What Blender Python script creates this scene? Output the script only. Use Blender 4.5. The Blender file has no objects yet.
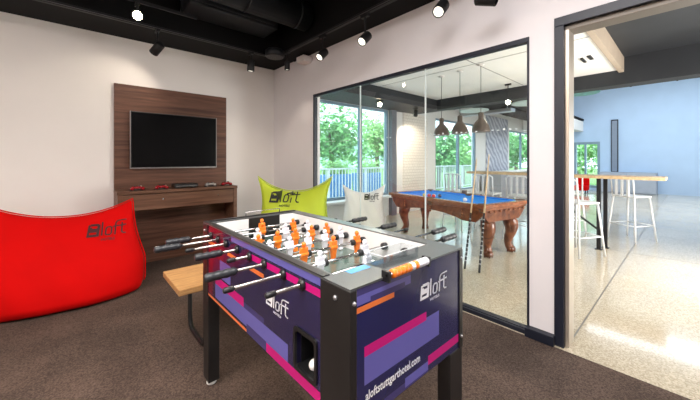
import bpy, bmesh, math, random
from mathutils import Vector, Matrix
from mathutils.bvhtree import BVHTree
random.seed(7)
S = bpy.context.scene
COL = S.collection
PI = math.pi

# ------------------------------------------------------------ camera, world, lights
cd = bpy.data.cameras.new('camera')
cam = bpy.data.objects.new('camera', cd); COL.objects.link(cam)
cd.sensor_width = 36; cd.lens = 36 * 308.5 / 700.0
cd.shift_y = -40.0 / 700.0
cd.clip_start = 0.02; cd.clip_end = 300
cam.location = (0, 0, 1.25)
cam.rotation_euler = (PI / 2, 0, math.radians(47.8 - 90))
S.camera = cam
S.view_settings.view_transform = 'Standard'
S.view_settings.look = 'None'
S.view_settings.gamma = 1
S.view_settings.use_curve_mapping = False
S.view_settings.exposure = 0.9

w = bpy.data.worlds.new('world'); S.world = w; w.use_nodes = True
nt = w.node_tree; nt.nodes.clear()
wo = nt.nodes.new('ShaderNodeOutputWorld'); bg = nt.nodes.new('ShaderNodeBackground')
bg.inputs['Color'].default_value = (0.80, 0.92, 1.0, 1); bg.inputs['Strength'].default_value = 1.9
nt.links.new(bg.outputs[0], wo.inputs[0])

def lamp(kind, name, loc, rot=(0, 0, 0), energy=10, color=(1, 1, 1), size=None, size_y=None, spot=None, blend=.6, aim=None):
    d = bpy.data.lights.new(name, kind); d.energy = energy; d.color = color
    if kind == 'AREA':
        d.shape = 'RECTANGLE'; d.size = size; d.size_y = size_y or size
    elif kind == 'SPOT':
        d.spot_size = math.radians(spot); d.spot_blend = blend; d.shadow_soft_size = size or .03
    elif kind == 'POINT':
        d.shadow_soft_size = size or .05
    elif kind == 'SUN':
        d.angle = math.radians(size or 1)
    o = bpy.data.objects.new(name, d); COL.objects.link(o); o.location = loc
    if aim is not None:
        o.rotation_euler = (Vector(aim) - Vector(loc)).to_track_quat('-Z', 'Y').to_euler()
    else:
        o.rotation_euler = rot
    return o
sun = lamp('SUN', 'sun', (0, 0, 20), rot=(math.radians(50), 0, math.radians(25)), energy=3.6, color=(1, .97, .9), size=2)
lamp('AREA', 'room_fill', (0.1, 0.2, 2.9), energy=80, color=(1, .96, .95), size=2.2, size_y=1.6)  # unseen fill light, added to brighten the room
lamp('AREA', 'room_fill', (-1.7, 1.2, 2.9), energy=48, color=(1, .86, .74), size=.8, size_y=1.4)  # added warm fill for the television wall, no fixture there
lamp('AREA', 'hall_fill', (4.6, -1.4, 2.5), energy=34, color=(1, .96, .9), size=3.0, size_y=2.0)  # added fill out of view, lifts the near hall
lamp('AREA', 'hall_bounce_fill', (4.8, -0.9, 1.0), energy=70, color=(1, .97, .93), size=1.6, size_y=1.6, aim=(4.6, 3.2, 2.5))  # invented bounce fill aimed at the hall ceiling and windows
lamp('AREA', 'hall_fill', (11.5, 0.3, 4.3), energy=210, color=(.85, .93, 1), size=5.0, size_y=4.0)  # added cool fill for the far hall, not a fixture

# ------------------------------------------------------------ materials
MATS = {}
def mat(name, col, rough=.5, metal=0, noise=None, bump=None, emit=None, coat=0, spec=.5, scale=None):
    """noise=(scale, amount) varies the colour itself; bump=(scale, strength)"""
    if name in MATS: return MATS[name]
    m = bpy.data.materials.new(name); m.use_nodes = True
    N = m.node_tree.nodes; L = m.node_tree.links
    b = N['Principled BSDF']
    c4 = (col[0], col[1], col[2], 1)
    b.inputs['Base Color'].default_value = c4
    b.inputs['Roughness'].default_value = rough; b.inputs['Metallic'].default_value = metal
    b.inputs['Specular IOR Level'].default_value = spec
    b.inputs['Coat Weight'].default_value = coat
    tc = N.new('ShaderNodeTexCoord')
    mp = N.new('ShaderNodeMapping'); L.new(tc.outputs['Object'], mp.inputs[0])
    if scale: mp.inputs['Scale'].default_value = scale
    if noise is None: noise = (6, .05)
    n = N.new('ShaderNodeTexNoise'); n.inputs['Scale'].default_value = noise[0]; n.inputs['Detail'].default_value = 5
    L.new(mp.outputs[0], n.inputs[0])
    r = N.new('ShaderNodeValToRGB')
    a = noise[1]
    r.color_ramp.elements[0].position = .3; r.color_ramp.elements[1].position = .7
    r.color_ramp.elements[0].color = tuple(max(0, x * (1 - a)) for x in col) + (1,)
    r.color_ramp.elements[1].color = tuple(min(1, x * (1 + a)) for x in col) + (1,)
    L.new(n.outputs[0], r.inputs[0]); L.new(r.outputs[0], b.inputs['Base Color'])
    if bump:
        n2 = N.new('ShaderNodeTexNoise'); n2.inputs['Scale'].default_value = bump[0]; n2.inputs['Detail'].default_value = 4
        L.new(mp.outputs[0], n2.inputs[0])
        bp = N.new('ShaderNodeBump'); bp.inputs['Strength'].default_value = bump[1]; bp.inputs['Distance'].default_value = .01
        L.new(n2.outputs[0], bp.inputs['Height']); L.new(bp.outputs[0], b.inputs['Normal'])
    if emit:
        b.inputs['Emission Color'].default_value = emit[0] + (1,) if len(emit[0]) == 3 else emit[0]
        b.inputs['Emission Strength'].default_value = emit[1]
    MATS[name] = m
    return m

def wood(name, c1, c2, scale=(1, 14, 14), rough=.45, coat=0, nscale=2.5):
    m = bpy.data.materials.new(name); m.use_nodes = True
    N = m.node_tree.nodes; L = m.node_tree.links; b = N['Principled BSDF']
    tc = N.new('ShaderNodeTexCoord'); mp = N.new('ShaderNodeMapping'); mp.inputs['Scale'].default_value = scale
    L.new(tc.outputs['Object'], mp.inputs[0])
    n = N.new('ShaderNodeTexNoise'); n.inputs['Scale'].default_value = nscale; n.inputs['Detail'].default_value = 8
    n.inputs['Roughness'].default_value = .62; n.inputs['Distortion'].default_value = .6
    L.new(mp.outputs[0], n.inputs[0])
    r = N.new('ShaderNodeValToRGB'); e = r.color_ramp.elements
    e[0].position = .33; e[1].position = .68; e[0].color = c1 + (1,); e[1].color = c2 + (1,)
    L.new(n.outputs[0], r.inputs[0]); L.new(r.outputs[0], b.inputs['Base Color'])
    bp = N.new('ShaderNodeBump'); bp.inputs['Strength'].default_value = .12; bp.inputs['Distance'].default_value = .004
    L.new(n.outputs[0], bp.inputs['Height']); L.new(bp.outputs[0], b.inputs['Normal'])
    b.inputs['Roughness'].default_value = rough; b.inputs['Coat Weight'].default_value = coat
    b.inputs['Specular IOR Level'].default_value = .3
    MATS[name] = m; return m

def glass(name, tint=(1, 1, 1), refl=.12, rough=0.0):
    m = bpy.data.materials.new(name); m.use_nodes = True
    N = m.node_tree.nodes; L = m.node_tree.links; N.clear()
    o = N.new('ShaderNodeOutputMaterial'); mx = N.new('ShaderNodeMixShader')
    t = N.new('ShaderNodeBsdfTransparent'); t.inputs[0].default_value = tint + (1,)
    g = N.new('ShaderNodeBsdfGlossy'); g.inputs['Roughness'].default_value = rough
    mx.inputs[0].default_value = refl
    L.new(t.outputs[0], mx.inputs[1]); L.new(g.outputs[0], mx.inputs[2])
    L.new(mx.outputs[0], o.inputs[0]); MATS[name] = m; return m

def carpet():
    m = bpy.data.materials.new('carpet'); m.use_nodes = True
    N = m.node_tree.nodes; L = m.node_tree.links; b = N['Principled BSDF']
    tc = N.new('ShaderNodeTexCoord')
    n = N.new('ShaderNodeTexNoise'); n.inputs['Scale'].default_value = 130; n.inputs['Detail'].default_value = 3
    n2 = N.new('ShaderNodeTexNoise'); n2.inputs['Scale'].default_value = 2.2; n2.inputs['Detail'].default_value = 3
    # carpet tiles of slightly different pile direction
    ck = N.new('ShaderNodeTexChecker'); ck.inputs['Scale'].default_value = 2.0
    ck.inputs['Color1'].default_value = (.96, .96, .96, 1); ck.inputs['Color2'].default_value = (1.06, 1.05, 1.04, 1)
    L.new(tc.outputs['Object'], n.inputs[0]); L.new(tc.outputs['Object'], n2.inputs[0]); L.new(tc.outputs['Object'], ck.inputs[0])
    r = N.new('ShaderNodeValToRGB'); e = r.color_ramp.elements
    e[0].position = .35; e[1].position = .68; e[0].color = (.054, .038, .031, 1); e[1].color = (.128, .094, .078, 1)
    L.new(n.outputs[0], r.inputs[0])
    r2 = N.new('ShaderNodeValToRGB'); e = r2.color_ramp.elements
    e[0].color = (.78, .76, .75, 1); e[1].color = (1.15, 1.12, 1.1, 1); e[0].position = .35; e[1].position = .65
    L.new(n2.outputs[0], r2.inputs[0])
    mx = N.new('ShaderNodeMix'); mx.data_type = 'RGBA'; mx.blend_type = 'MULTIPLY'; mx.inputs[0].default_value = 1
    L.new(r.outputs[0], mx.inputs[6]); L.new(r2.outputs[0], mx.inputs[7])
    mx2 = N.new('ShaderNodeMix'); mx2.data_type = 'RGBA'; mx2.blend_type = 'MULTIPLY'; mx2.inputs[0].default_value = 1
    L.new(mx.outputs[2], mx2.inputs[6]); L.new(ck.outputs[0], mx2.inputs[7])
    L.new(mx2.outputs[2], b.inputs['Base Color'])
    bp = N.new('ShaderNodeBump'); bp.inputs['Strength'].default_value = .5; bp.inputs['Distance'].default_value = .01
    L.new(n.outputs[0], bp.inputs['Height']); L.new(bp.outputs[0], b.inputs['Normal'])
    b.inputs['Roughness'].default_value = .95; b.inputs['Specular IOR Level'].default_value = .15
    MATS['carpet'] = m; return m

def terrazzo():
    m = bpy.data.materials.new('terrazzo'); m.use_nodes = True
    N = m.node_tree.nodes; L = m.node_tree.links; b = N['Principled BSDF']
    tc = N.new('ShaderNodeTexCoord')
    v = N.new('ShaderNodeTexVoronoi'); v.inputs['Scale'].default_value = 130
    L.new(tc.outputs['Object'], v.inputs[0])
    n = N.new('ShaderNodeTexNoise'); n.inputs['Scale'].default_value = 1.2; n.inputs['Detail'].default_value = 3
    L.new(tc.outputs['Object'], n.inputs[0])
    r = N.new('ShaderNodeValToRGB'); e = r.color_ramp.elements
    e[0].position = .0; e[1].position = 1; e[0].color = (.42, .37, .28, 1); e[1].color = (.68, .61, .49, 1)
    sp = N.new('ShaderNodeSeparateColor'); L.new(v.outputs['Color'], sp.inputs[0]); L.new(sp.outputs[0], r.inputs[0])
    r2 = N.new('ShaderNodeValToRGB'); e = r2.color_ramp.elements
    e[0].position = .35; e[1].position = .65; e[0].color = (.9, .88, .84, 1); e[1].color = (1.05, 1.04, 1.0, 1)
    L.new(n.outputs[0], r2.inputs[0])
    mx = N.new('ShaderNodeMix'); mx.data_type = 'RGBA'; mx.blend_type = 'MULTIPLY'; mx.inputs[0].default_value = 1
    L.new(r.outputs[0], mx.inputs[6]); L.new(r2.outputs[0], mx.inputs[7]); L.new(mx.outputs[2], b.inputs['Base Color'])
    b.inputs['Roughness'].default_value = .16; b.inputs['Coat Weight'].default_value = .35; b.inputs['Coat Roughness'].default_value = .05
    MATS['terrazzo'] = m; return m

def tile_wall():
    m = bpy.data.materials.new('relief_tiles'); m.use_nodes = True
    N = m.node_tree.nodes; L = m.node_tree.links; b = N['Principled BSDF']
    tc = N.new('ShaderNodeTexCoord'); mp = N.new('ShaderNodeMapping')
    mp.inputs['Rotation'].default_value = (PI / 2, 0, 0)
    L.new(tc.outputs['Object'], mp.inputs[0])
    br = N.new('ShaderNodeTexBrick'); br.inputs['Scale'].default_value = 8
    br.inputs['Color1'].default_value = (.88, .82, .74, 1); br.inputs['Color2'].default_value = (.85, .79, .71, 1)
    br.inputs['Mortar'].default_value = (.55, .49, .43, 1); br.inputs['Mortar Size'].default_value = .03
    br.inputs['Brick Width'].default_value = .8; br.inputs['Row Height'].default_value = .55
    L.new(mp.outputs[0], br.inputs[0]); L.new(br.outputs[0], b.inputs['Base Color'])
    b.inputs['Roughness'].default_value = .6; MATS['relief_tiles'] = m; return m

def wave_mural():
    m = bpy.data.materials.new('wavy_wallpaper'); m.use_nodes = True
    N = m.node_tree.nodes; L = m.node_tree.links; b = N['Principled BSDF']
    tc = N.new('ShaderNodeTexCoord'); wv = N.new('ShaderNodeTexWave')
    wv.inputs['Scale'].default_value = 2.2; wv.inputs['Distortion'].default_value = 6; wv.inputs['Detail'].default_value = 2
    wv.bands_direction = 'DIAGONAL'
    L.new(tc.outputs['Object'], wv.inputs[0])
    r = N.new('ShaderNodeValToRGB'); e = r.color_ramp.elements
    e[0].color = (.30, .33, .42, 1); e[1].color = (.62, .64, .72, 1); L.new(wv.outputs[0], r.inputs[0])
    L.new(r.outputs[0], b.inputs['Base Color']); b.inputs['Roughness'].default_value = .7
    MATS['wavy_wallpaper'] = m; return m

white_paint = mat('white_paint', (.79, .760, .775), .75, noise=(3, .015), bump=(120, .04))
warm_paint = mat('warm_white_paint', (.80, .765, .74), .75, noise=(3, .015), bump=(120, .04))
hall_paint = mat('hall_white_paint', (.82, .81, .79), .7, noise=(3, .015))
skylit_white = mat('skylit_white_paint', (.42, .56, .76), .7, noise=(2, .03))  # white wall with the blue sky light put into its colour
ceil_white = mat('ceiling_white', (.86, .84, .80), .8, noise=(3, .02))
black_ceil = mat('ceiling_black', (.0045, .0043, .0048), .75, noise=(2, .3), spec=.2)
black_metal = mat('black_metal', (.010, .010, .011), .45, noise=(8, .2), spec=.35)
duct_mat = mat('dark_duct', (.016, .018, .022), .5, metal=.3, noise=(4, .3))
navy_trim = mat('navy_trim', (.009, .012, .024), .45, noise=(4, .1))
frame_grey = mat('window_frame_grey', (.20, .29, .37), .4, noise=(4, .08))
column_grey = mat('column_grey', (.16, .17, .20), .6, noise=(3, .08))
jamb_metal = mat('door_jamb_metal', (.55, .48, .40), .3, metal=.6, noise=(3, .05))
carpet_m = carpet(); terr = terrazzo(); tiles = tile_wall(); mural = wave_mural()
walnut = wood('walnut_panel', (.062, .026, .015), (.175, .080, .050), scale=(.5, 5, 9), rough=.5)
walnut_lt = wood('walnut_console', (.085, .038, .021), (.205, .100, .060), scale=(.5, 9, 9), rough=.45)
pine = wood('bench_wood', (.33, .17, .065), (.56, .32, .13), scale=(2, 16, 16), rough=.5, nscale=4)
pool_wood = wood('mahogany', (.070, .018, .008), (.26, .085, .035), scale=(3, 3, 3), rough=.28, coat=.5, nscale=4)
pool_top = wood('mahogany_rail', (.16, .045, .018), (.36, .13, .055), scale=(3, 3, 8), rough=.25, coat=.5, nscale=4)
felt = mat('blue_felt', (.012, .27, .88), .9, noise=(60, .08))
screen = mat('tv_screen', (.0015, .0015, .002), .18, spec=.12, noise=(1, .1))
bezel = mat('tv_bezel', (.03, .028, .028), .35)
bezel_lt = mat('tv_bezel_edge', (.30, .28, .27), .35, metal=.6)
red_fab = mat('red_fabric', (.54, .0010, .0008), .85, spec=.12, noise=(3, .05), bump=(14, .12))
lime_fab = mat('lime_fabric', (.43, .53, .02), .65, noise=(3, .05), bump=(14, .12))
white_fab = mat('white_fabric', (.88, .85, .82), .7, noise=(3, .04), bump=(14, .12))
ink = mat('black_print', (.006, .008, .008), .6)
ink_red = mat('dark_red_print', (.045, .002, .004), .6)
ink_white = mat('white_print', (.85, .86, .90), .45, noise=(3, .02))
purple = mat('table_purple', (.021, .017, .064), .22, noise=(3, .08), coat=.3)
red_reflect = mat('table_red_reflection', (.16, .008, .028), .25, noise=(3, .1), coat=.3)  # reflection of the red beanbag, painted onto the purple side
navy = mat('table_navy', (.014, .016, .085), .22, noise=(3, .05), coat=.3)
lilac = mat('table_lilac', (.13, .12, .42), .25, noise=(3, .04), coat=.3)
lilac_dk = mat('table_dark_lilac', (.050, .042, .16), .25, noise=(3, .04), coat=.3)
magenta = mat('table_magenta', (.55, .006, .19), .25, noise=(3, .04), coat=.3)
orange_st = mat('table_orange', (.80, .19, .04), .28, noise=(3, .04), coat=.3)
rim_m = mat('rim_charcoal', (.115, .125, .128), .30, metal=.35, noise=(300, .25), coat=.1)
rim_dk = mat('rim_dark', (.016, .015, .016), .35, noise=(8, .2))
post_m = mat('post_black', (.013, .012, .012), .35, noise=(8, .2))
chrome = mat('chrome', (.50, .49, .50), .16, metal=1)
rubber = mat('black_rubber', (.012, .012, .013), .5)
grip = mat('black_grip', (.022, .024, .028), .38)
field_m = mat('playfield_green', (.075, .125, .105), .2, noise=(3, .1), coat=.3)
field_line = mat('playfield_line', (.60, .62, .60), .3)
in_white = mat('inner_wall_white', (.78, .78, .78), .3, noise=(3, .02))
goal_blk = mat('goal_black', (.006, .006, .006), .5)
orange_p = mat('player_orange', (.90, .20, .012), .32, noise=(10, .05), coat=.2)
white_p = mat('player_white', (.74, .75, .82), .3, noise=(10, .03), coat=.2)
sticker = mat('blue_sticker', (.05, .25, .50), .4)
acrylic = glass('clear_acrylic', (.93, .95, .96), .10, .02)
pane_m = glass('clear_pane', (.97, .985, .98), .035)
ext_pane = glass('window_pane', (.90, .97, .98), .04)
seam_m = mat('glass_edge_seal', (.72, .78, .78), .3)
ivory = mat('ivory', (.75, .68, .52), .3)
black_pl = mat('black_plastic', (.010, .010, .011), .35)
red_pl = mat('red_plastic', (.30, .006, .012), .22, coat=.4)
grey_pl = mat('grey_plastic', (.30, .28, .27), .35)
lens_on = mat('lamp_lens_lit', (1, .95, .85), .3, emit=((1.0, .93, .82), .9))
lens_hot = mat('lamp_lens_bright', (1, .9, .75), .3, emit=((1.0, .80, .52), 45.0))
pend_m = mat('pendant_bronze', (.12, .095, .078), .4, metal=.4, noise=(6, .2))
pend_in = mat('pendant_white_inside', (.80, .76, .70), .5)
stool_m = mat('white_steel', (.72, .73, .74), .35, noise=(6, .02))
oak_top = wood('oak_top', (.42, .28, .15), (.66, .48, .28), scale=(2, 10, 10), rough=.4)
leaf1 = mat('leaf_green', (.17, .40, .14), .6, noise=(1.2, .45))
leaf2 = mat('leaf_light', (.28, .52, .18), .6, noise=(1.2, .4))
bark = mat('bark', (.20, .16, .12), .9)
grass_m = mat('grass', (.13, .26, .07), .9, noise=(5, .3))
terrace = mat('terrace_paving', (.55, .56, .56), .8, noise=(5, .08))
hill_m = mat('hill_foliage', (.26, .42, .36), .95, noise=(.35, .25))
silver = mat('brushed_metal', (.5, .5, .52), .35, metal=.8)
crema = mat('box_white_plastic', (.7, .66, .64), .45)
maple = wood('cue_maple', (.60, .42, .24), (.78, .58, .36), scale=(20, 20, 1), rough=.3)
teal_gl = mat('mosaic_teal', (.10, .34, .34), .4, noise=(12, .6))

# ------------------------------------------------------------ mesh helpers
class MB:
    def __init__(s): s.v = []; s.f = []; s.m = []; s.sm = []
    def face(s, idx, mi=0, sm=False): s.f.append(tuple(idx)); s.m.append(mi); s.sm.append(sm)
    def box(s, x0, y0, z0, x1, y1, z1, mi=0):
        if x0 > x1: x0, x1 = x1, x0
        if y0 > y1: y0, y1 = y1, y0
        if z0 > z1: z0, z1 = z1, z0
        b = len(s.v)
        s.v += [(x0, y0, z0), (x1, y0, z0), (x1, y1, z0), (x0, y1, z0), (x0, y0, z1), (x1, y0, z1), (x1, y1, z1), (x0, y1, z1)]
        for q in ((0, 3, 2, 1), (4, 5, 6, 7), (0, 1, 5, 4), (1, 2, 6, 5), (2, 3, 7, 6), (3, 0, 4, 7)):
            s.face([b + k for k in q], mi)
        return s
    def hexa(s, pts, mi=0):     # 8 points, bottom 4 ccw then top 4
        b = len(s.v); s.v += [tuple(p) for p in pts]
        for q in ((0, 3, 2, 1), (4, 5, 6, 7), (0, 1, 5, 4), (1, 2, 6, 5), (2, 3, 7, 6), (3, 0, 4, 7)):
            s.face([b + k for k in q], mi)
        return s
    def tube(s, path, rad, n=12, mi=0, sm=True, caps=True):
        pts = [Vector(p) for p in path]
        rs = rad if isinstance(rad, (list, tuple)) else [rad] * len(pts)
        b = len(s.v); prev = None
        for i, p in enumerate(pts):
            if i == 0: d = pts[1] - p
            elif i == len(pts) - 1: d = p - pts[i - 1]
            else: d = (pts[i + 1] - p).normalized() + (p - pts[i - 1]).normalized()
            if d.length < 1e-9: d = prev_d
            d.normalize(); prev_d = d
            if prev is None:
                a = Vector((0, 0, 1)) if abs(d.z) < .9 else Vector((1, 0, 0))
                u = d.cross(a).normalized()
            else:
                u = (prev - d * prev.dot(d)).normalized()
            prev = u; vv = d.cross(u)
            for k in range(n):
                t = 2 * PI * k / n
                q = p + (u * math.cos(t) + vv * math.sin(t)) * rs[i]
                s.v.append(tuple(q))
        for i in range(len(pts) - 1):
            for k in range(n):
                k2 = (k + 1) % n
                s.face((b + i * n + k, b + i * n + k2, b + (i + 1) * n + k2, b + (i + 1) * n + k), mi, sm)
        if caps:
            s.face([b + k for k in range(n)][::-1], mi); e = b + (len(pts) - 1) * n
            s.face([e + k for k in range(n)], mi)
        return s
    def lathe(s, prof, c=(0, 0, 0), n=24, mi=0, sm=True, axis='z'):
        b = len(s.v)
        for r, z in prof:
            for k in range(n):
                t = 2 * PI * k / n
                p = (r * math.cos(t), r * math.sin(t), z)
                if axis == 'x': p = (p[2], p[0], p[1])
                elif axis == 'y': p = (p[1], p[2], p[0])
                s.v.append((c[0] + p[0], c[1] + p[1], c[2] + p[2]))
        for i in range(len(prof) - 1):
            for k in range(n):
                k2 = (k + 1) % n
                s.face((b + i * n + k, b + i * n + k2, b + (i + 1) * n + k2, b + (i + 1) * n + k), mi, sm)
        if prof[0][0] > 1e-5: s.face([b + k for k in range(n)][::-1], mi)
        e = b + (len(prof) - 1) * n
        if prof[-1][0] > 1e-5: s.face([e + k for k in range(n)], mi)
        return s
    def ell(s, c, r, n=14, m=9, mi=0):
        if not isinstance(r, (tuple, list)): r = (r, r, r)
        b = len(s.v)
        for i in range(m + 1):
            ph = PI * i / m
            for k in range(n):
                t = 2 * PI * k / n
                s.v.append((c[0] + r[0] * max(1e-4, math.sin(ph)) * math.cos(t), c[1] + r[1] * max(1e-4, math.sin(ph)) * math.sin(t), c[2] - r[2] * math.cos(ph)))
        for i in range(m):
            for k in range(n):
                k2 = (k + 1) % n
                s.face((b + i * n + k, b + i * n + k2, b + (i + 1) * n + k2, b + (i + 1) * n + k), mi, True)
        return s
    def prism(s, poly, h0, h1, axis='z', mi=0):
        """poly 2D extruded. axis z: (x,y); x: (y,z); y: (x,z)"""
        b = len(s.v); n = len(poly)
        for h in (h0, h1):
            for p in poly:
                if axis == 'z': s.v.append((p[0], p[1], h))
                elif axis == 'x': s.v.append((h, p[0], p[1]))
                else: s.v.append((p[0], h, p[1]))
        s.face(range(b + n - 1, b - 1, -1), mi); s.face(range(b + n, b + 2 * n), mi)
        for k in range(n):
            k2 = (k + 1) % n
            s.face((b + k, b + k2, b + n + k2, b + n + k), mi)
        return s
    def build(s, name, mats, parent=None, bevel=0, seg=2, subsurf=0):
        me = bpy.data.meshes.new(name)
        if not isinstance(mats, (list, tuple)): mats = [mats]
        off = Vector((0, 0, 0))
        vs = [Vector(v) for v in s.v]
        if parent is not None:
            p = parent
            while p is not None: off += p.location; p = p.parent
        elif vs:
            off = Vector(((min(v.x for v in vs) + max(v.x for v in vs)) / 2, (min(v.y for v in vs) + max(v.y for v in vs)) / 2, min(v.z for v in vs)))
        me.from_pydata([tuple(v - off) for v in vs], [], s.f)
        for m in mats: me.materials.append(m)
        me.polygons.foreach_set('material_index', s.m); me.polygons.foreach_set('use_smooth', s.sm)
        bm = bmesh.new(); bm.from_mesh(me); bmesh.ops.recalc_face_normals(bm, faces=bm.faces); bm.to_mesh(me); bm.free()
        o = bpy.data.objects.new(name, me); COL.objects.link(o)
        if parent is not None: o.parent = parent
        else: o.location = off
        if bevel:
            md = o.modifiers.new('bevel', 'BEVEL'); md.width = bevel; md.segments = seg; md.limit_method = 'ANGLE'; md.angle_limit = math.radians(50)
        if subsurf:
            md = o.modifiers.new('sub', 'SUBSURF'); md.levels = subsurf; md.render_levels = subsurf
        return o

def thing(name, label, cat, loc=(0, 0, 0), rotz=0, group=None):
    o = bpy.data.objects.new(name, None); COL.objects.link(o); o.empty_display_size = .1
    o.location = loc; o.rotation_euler = (0, 0, rotz); tag(o, label, cat, group); return o
def tag(o, label, cat, group=None, kind=None):
    o['label'] = label; o['category'] = cat
    if group: o['group'] = group
    if kind: o['kind'] = kind
    return o
def struct(o): o['kind'] = 'structure'; return o
def kids(o): return [c for c in bpy.data.objects if c.parent == o]
def dup(root, loc=None, rotz=None, label=None, group=None):
    def cp(o, parent):
        c = o.copy(); COL.objects.link(c)
        if parent is not None: c.parent = parent
        for ch in kids(o): cp(ch, c)
        return c
    r = cp(root, None)
    if loc is not None: r.location = loc
    if rotz is not None: r.rotation_euler = (0, 0, rotz)
    if label: r['label'] = label
    if group: r['group'] = group
    return r
def mosaic(x0, x1, y0, y1, base, rects, to3d):
    """a flat rectangle cut into cells; each cell takes the material index of the last rect covering it"""
    xs = sorted({x0, x1} | {min(max(r[k], x0), x1) for r in rects for k in (0, 1)})
    ys = sorted({y0, y1} | {min(max(r[k], y0), y1) for r in rects for k in (2, 3)})
    mb = MB()
    for i in range(len(xs) - 1):
        for j in range(len(ys) - 1):
            cx = (xs[i] + xs[i + 1]) / 2; cy = (ys[j] + ys[j + 1]) / 2; mi = base
            for r in rects:
                if r[0] < cx < r[1] and r[2] < cy < r[3]: mi = r[4]
            b = len(mb.v)
            mb.v += [to3d(xs[i], ys[j]), to3d(xs[i + 1], ys[j]), to3d(xs[i + 1], ys[j + 1]), to3d(xs[i], ys[j + 1])]
            mb.face((b, b + 1, b + 2, b + 3), mi)
    return mb

# 2D logo: slanted block with slits, then thin "loft"; height 1
def logo_quads():
    Q = []
    def q(*p): Q.append(list(p))
    sk = .10
    def blk(x0, y0, x1, y1): q((x0 + sk * y0, y0), (x1 + sk * y0, y0), (x1 + sk * y1, y1), (x0 + sk * y1, y1))
    blk(0, 0, .12, .84); blk(.12, .74, .58, .90); blk(.50, 0, .66, .84)      # outline of the a block
    blk(.12, .30, .50, .58); blk(.12, 0, .50, .16); blk(.12, .58, .24, .66)
    t = .045
    def st(x0, y0, x1, y1):
        dx, dy = x1 - x0, y1 - y0; L = math.hypot(dx, dy); nx, ny = -dy / L * t, dx / L * t
        ex, ey = dx / L * t * .6, dy / L * t * .6
        q((x0 + nx - ex, y0 + ny - ey), (x0 - nx - ex, y0 - ny - ey), (x1 - nx + ex, y1 - ny + ey), (x1 + nx + ex, y1 + ny + ey))
    def pl(*p):
        for a, b in zip(p, p[1:]): st(*a, *b)
    pl((.82, .06), (.86, 1.0))                                              # l
    pl((1.03, .12), (1.06, .52), (1.14, .62), (1.30, .62), (1.38, .54), (1.35, .14), (1.27, .05), (1.10, .05), (1.03, .12))   # o
    pl((1.56, .02), (1.61, .86), (1.70, 1.0), (1.84, 1.04)); pl((1.48, .62), (1.78, .64))    # f
    pl((1.98, .85), (1.95, .16), (2.04, .05), (2.16, .05)); pl((1.84, .64), (2.20, .68)); pl((1.84, 1.04), (2.22, 1.06))      # t
    return Q
LQ = logo_quads()

def text_tris(body):
    c = bpy.data.curves.new('txt', 'FONT'); c.body = body; c.size = 1; c.resolution_u = 2; c.offset = .022
    o = bpy.data.objects.new('txt', c); COL.objects.link(o)
    dg = bpy.context.evaluated_depsgraph_get(); me = o.evaluated_get(dg).to_mesh()
    vs = [(v.co.x, v.co.y) for v in me.vertices]; fs = [tuple(p.vertices) for p in me.polygons]
    o.evaluated_get(dg).to_mesh_clear(); bpy.data.objects.remove(o); bpy.data.curves.remove(c)
    x0 = min(v[0] for v in vs); x1 = max(v[0] for v in vs)
    return [((x - x0) / (x1 - x0), y / (x1 - x0)) for x, y in vs], fs

def logo_mesh(to3d, hmul=1, sub=True, both=True):
    mb = MB()
    for qd in LQ:
        b = len(mb.v)
        for p in qd: mb.v.append(to3d(p[0] / 2.22, p[1] / 2.22 * hmul))
        mb.face((b, b + 1, b + 2, b + 3))
    if sub:
        vs, fs = text_tris('HOTELS')
        b = len(mb.v)
        for x, y in vs: mb.v.append(to3d(.36 + x * .34, -.13 + y * .34))
        for f in fs: mb.face([b + i for i in f])
    return mb

# ------------------------------------------------------------ the setting
W = 2.44   # partition wall
YW = 4.52  # panelled wall
struct(MB().box(-2.6, -2.6, -.05, 2.40, YW, 0).build('floor', carpet_m))
fl = struct(MB().box(2.40, -3.2, -.05, 16.2, 4.75, 0).build('floor', terr))
MB().box(2.405, -3.2, 0.0, 16.2, -3.19, .001).build('joint', navy_trim, fl)
jt = MB()
jt.box(2.45, .548, 0.0005, 16, .558, .0012); jt.box(5.6, -3, .0005, 5.607, 4.6, .0012); jt.box(9.2, -3, .0005, 9.207, 4.6, .0012)
jt.build('floor_joint', mat('joint_grey', (.20, .19, .17), .5), fl)
struct(MB().box(-2.6, YW, 0, W, YW + .2, 3.2).build('wall_left', warm_paint))
wr = MB()
wr.box(W, 3.415, 0, W + .1, YW, 3.2); wr.box(W, .79, 2.125, W + .1, 3.415, 3.2)
wr.box(W, .612, 0, W + .1, .79, 3.2); wr.box(W, -.42, 2.20, W + .1, .612, 3.2); wr.box(W, -2.6, 0, W + .1, -.42, 3.2)
struct(wr.build('wall_right', white_paint))
struct(MB().box(-2.6, -2.8, 0, W, -2.6, 3.2).build('wall_back', warm_paint))
struct(MB().box(-2.8, -2.8, 0, -2.6, YW + .2, 3.2).build('wall_rear', warm_paint))
struct(MB().box(-2.6, -2.6, 3.15, W, YW, 3.2).build('ceiling', black_ceil))
# lowered perimeter of the black ceiling
so = MB(); so.box(-2.6, 3.90, 2.70, W, YW, 3.15); so.box(2.16, -2.6, 2.69, W, 3.90, 3.15)
struct(so.build('trim_1', black_ceil))
# baseboards
bb = MB(); bb.box(2.385, .612, 0, W, .79, .065); bb.box(2.415, .79, 0, W + .02, 3.415, .03); bb.box(2.40, 3.415, 0, W, YW, .065)
struct(bb.build('baseboard_right', navy_trim, bevel=.003))
struct(MB().box(1.69, YW - .018, 0, 2.40, YW, .065).box(-2.6, YW - .018, 0, .365, YW, .065).build('baseboard_left', navy_trim, bevel=.003))
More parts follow.
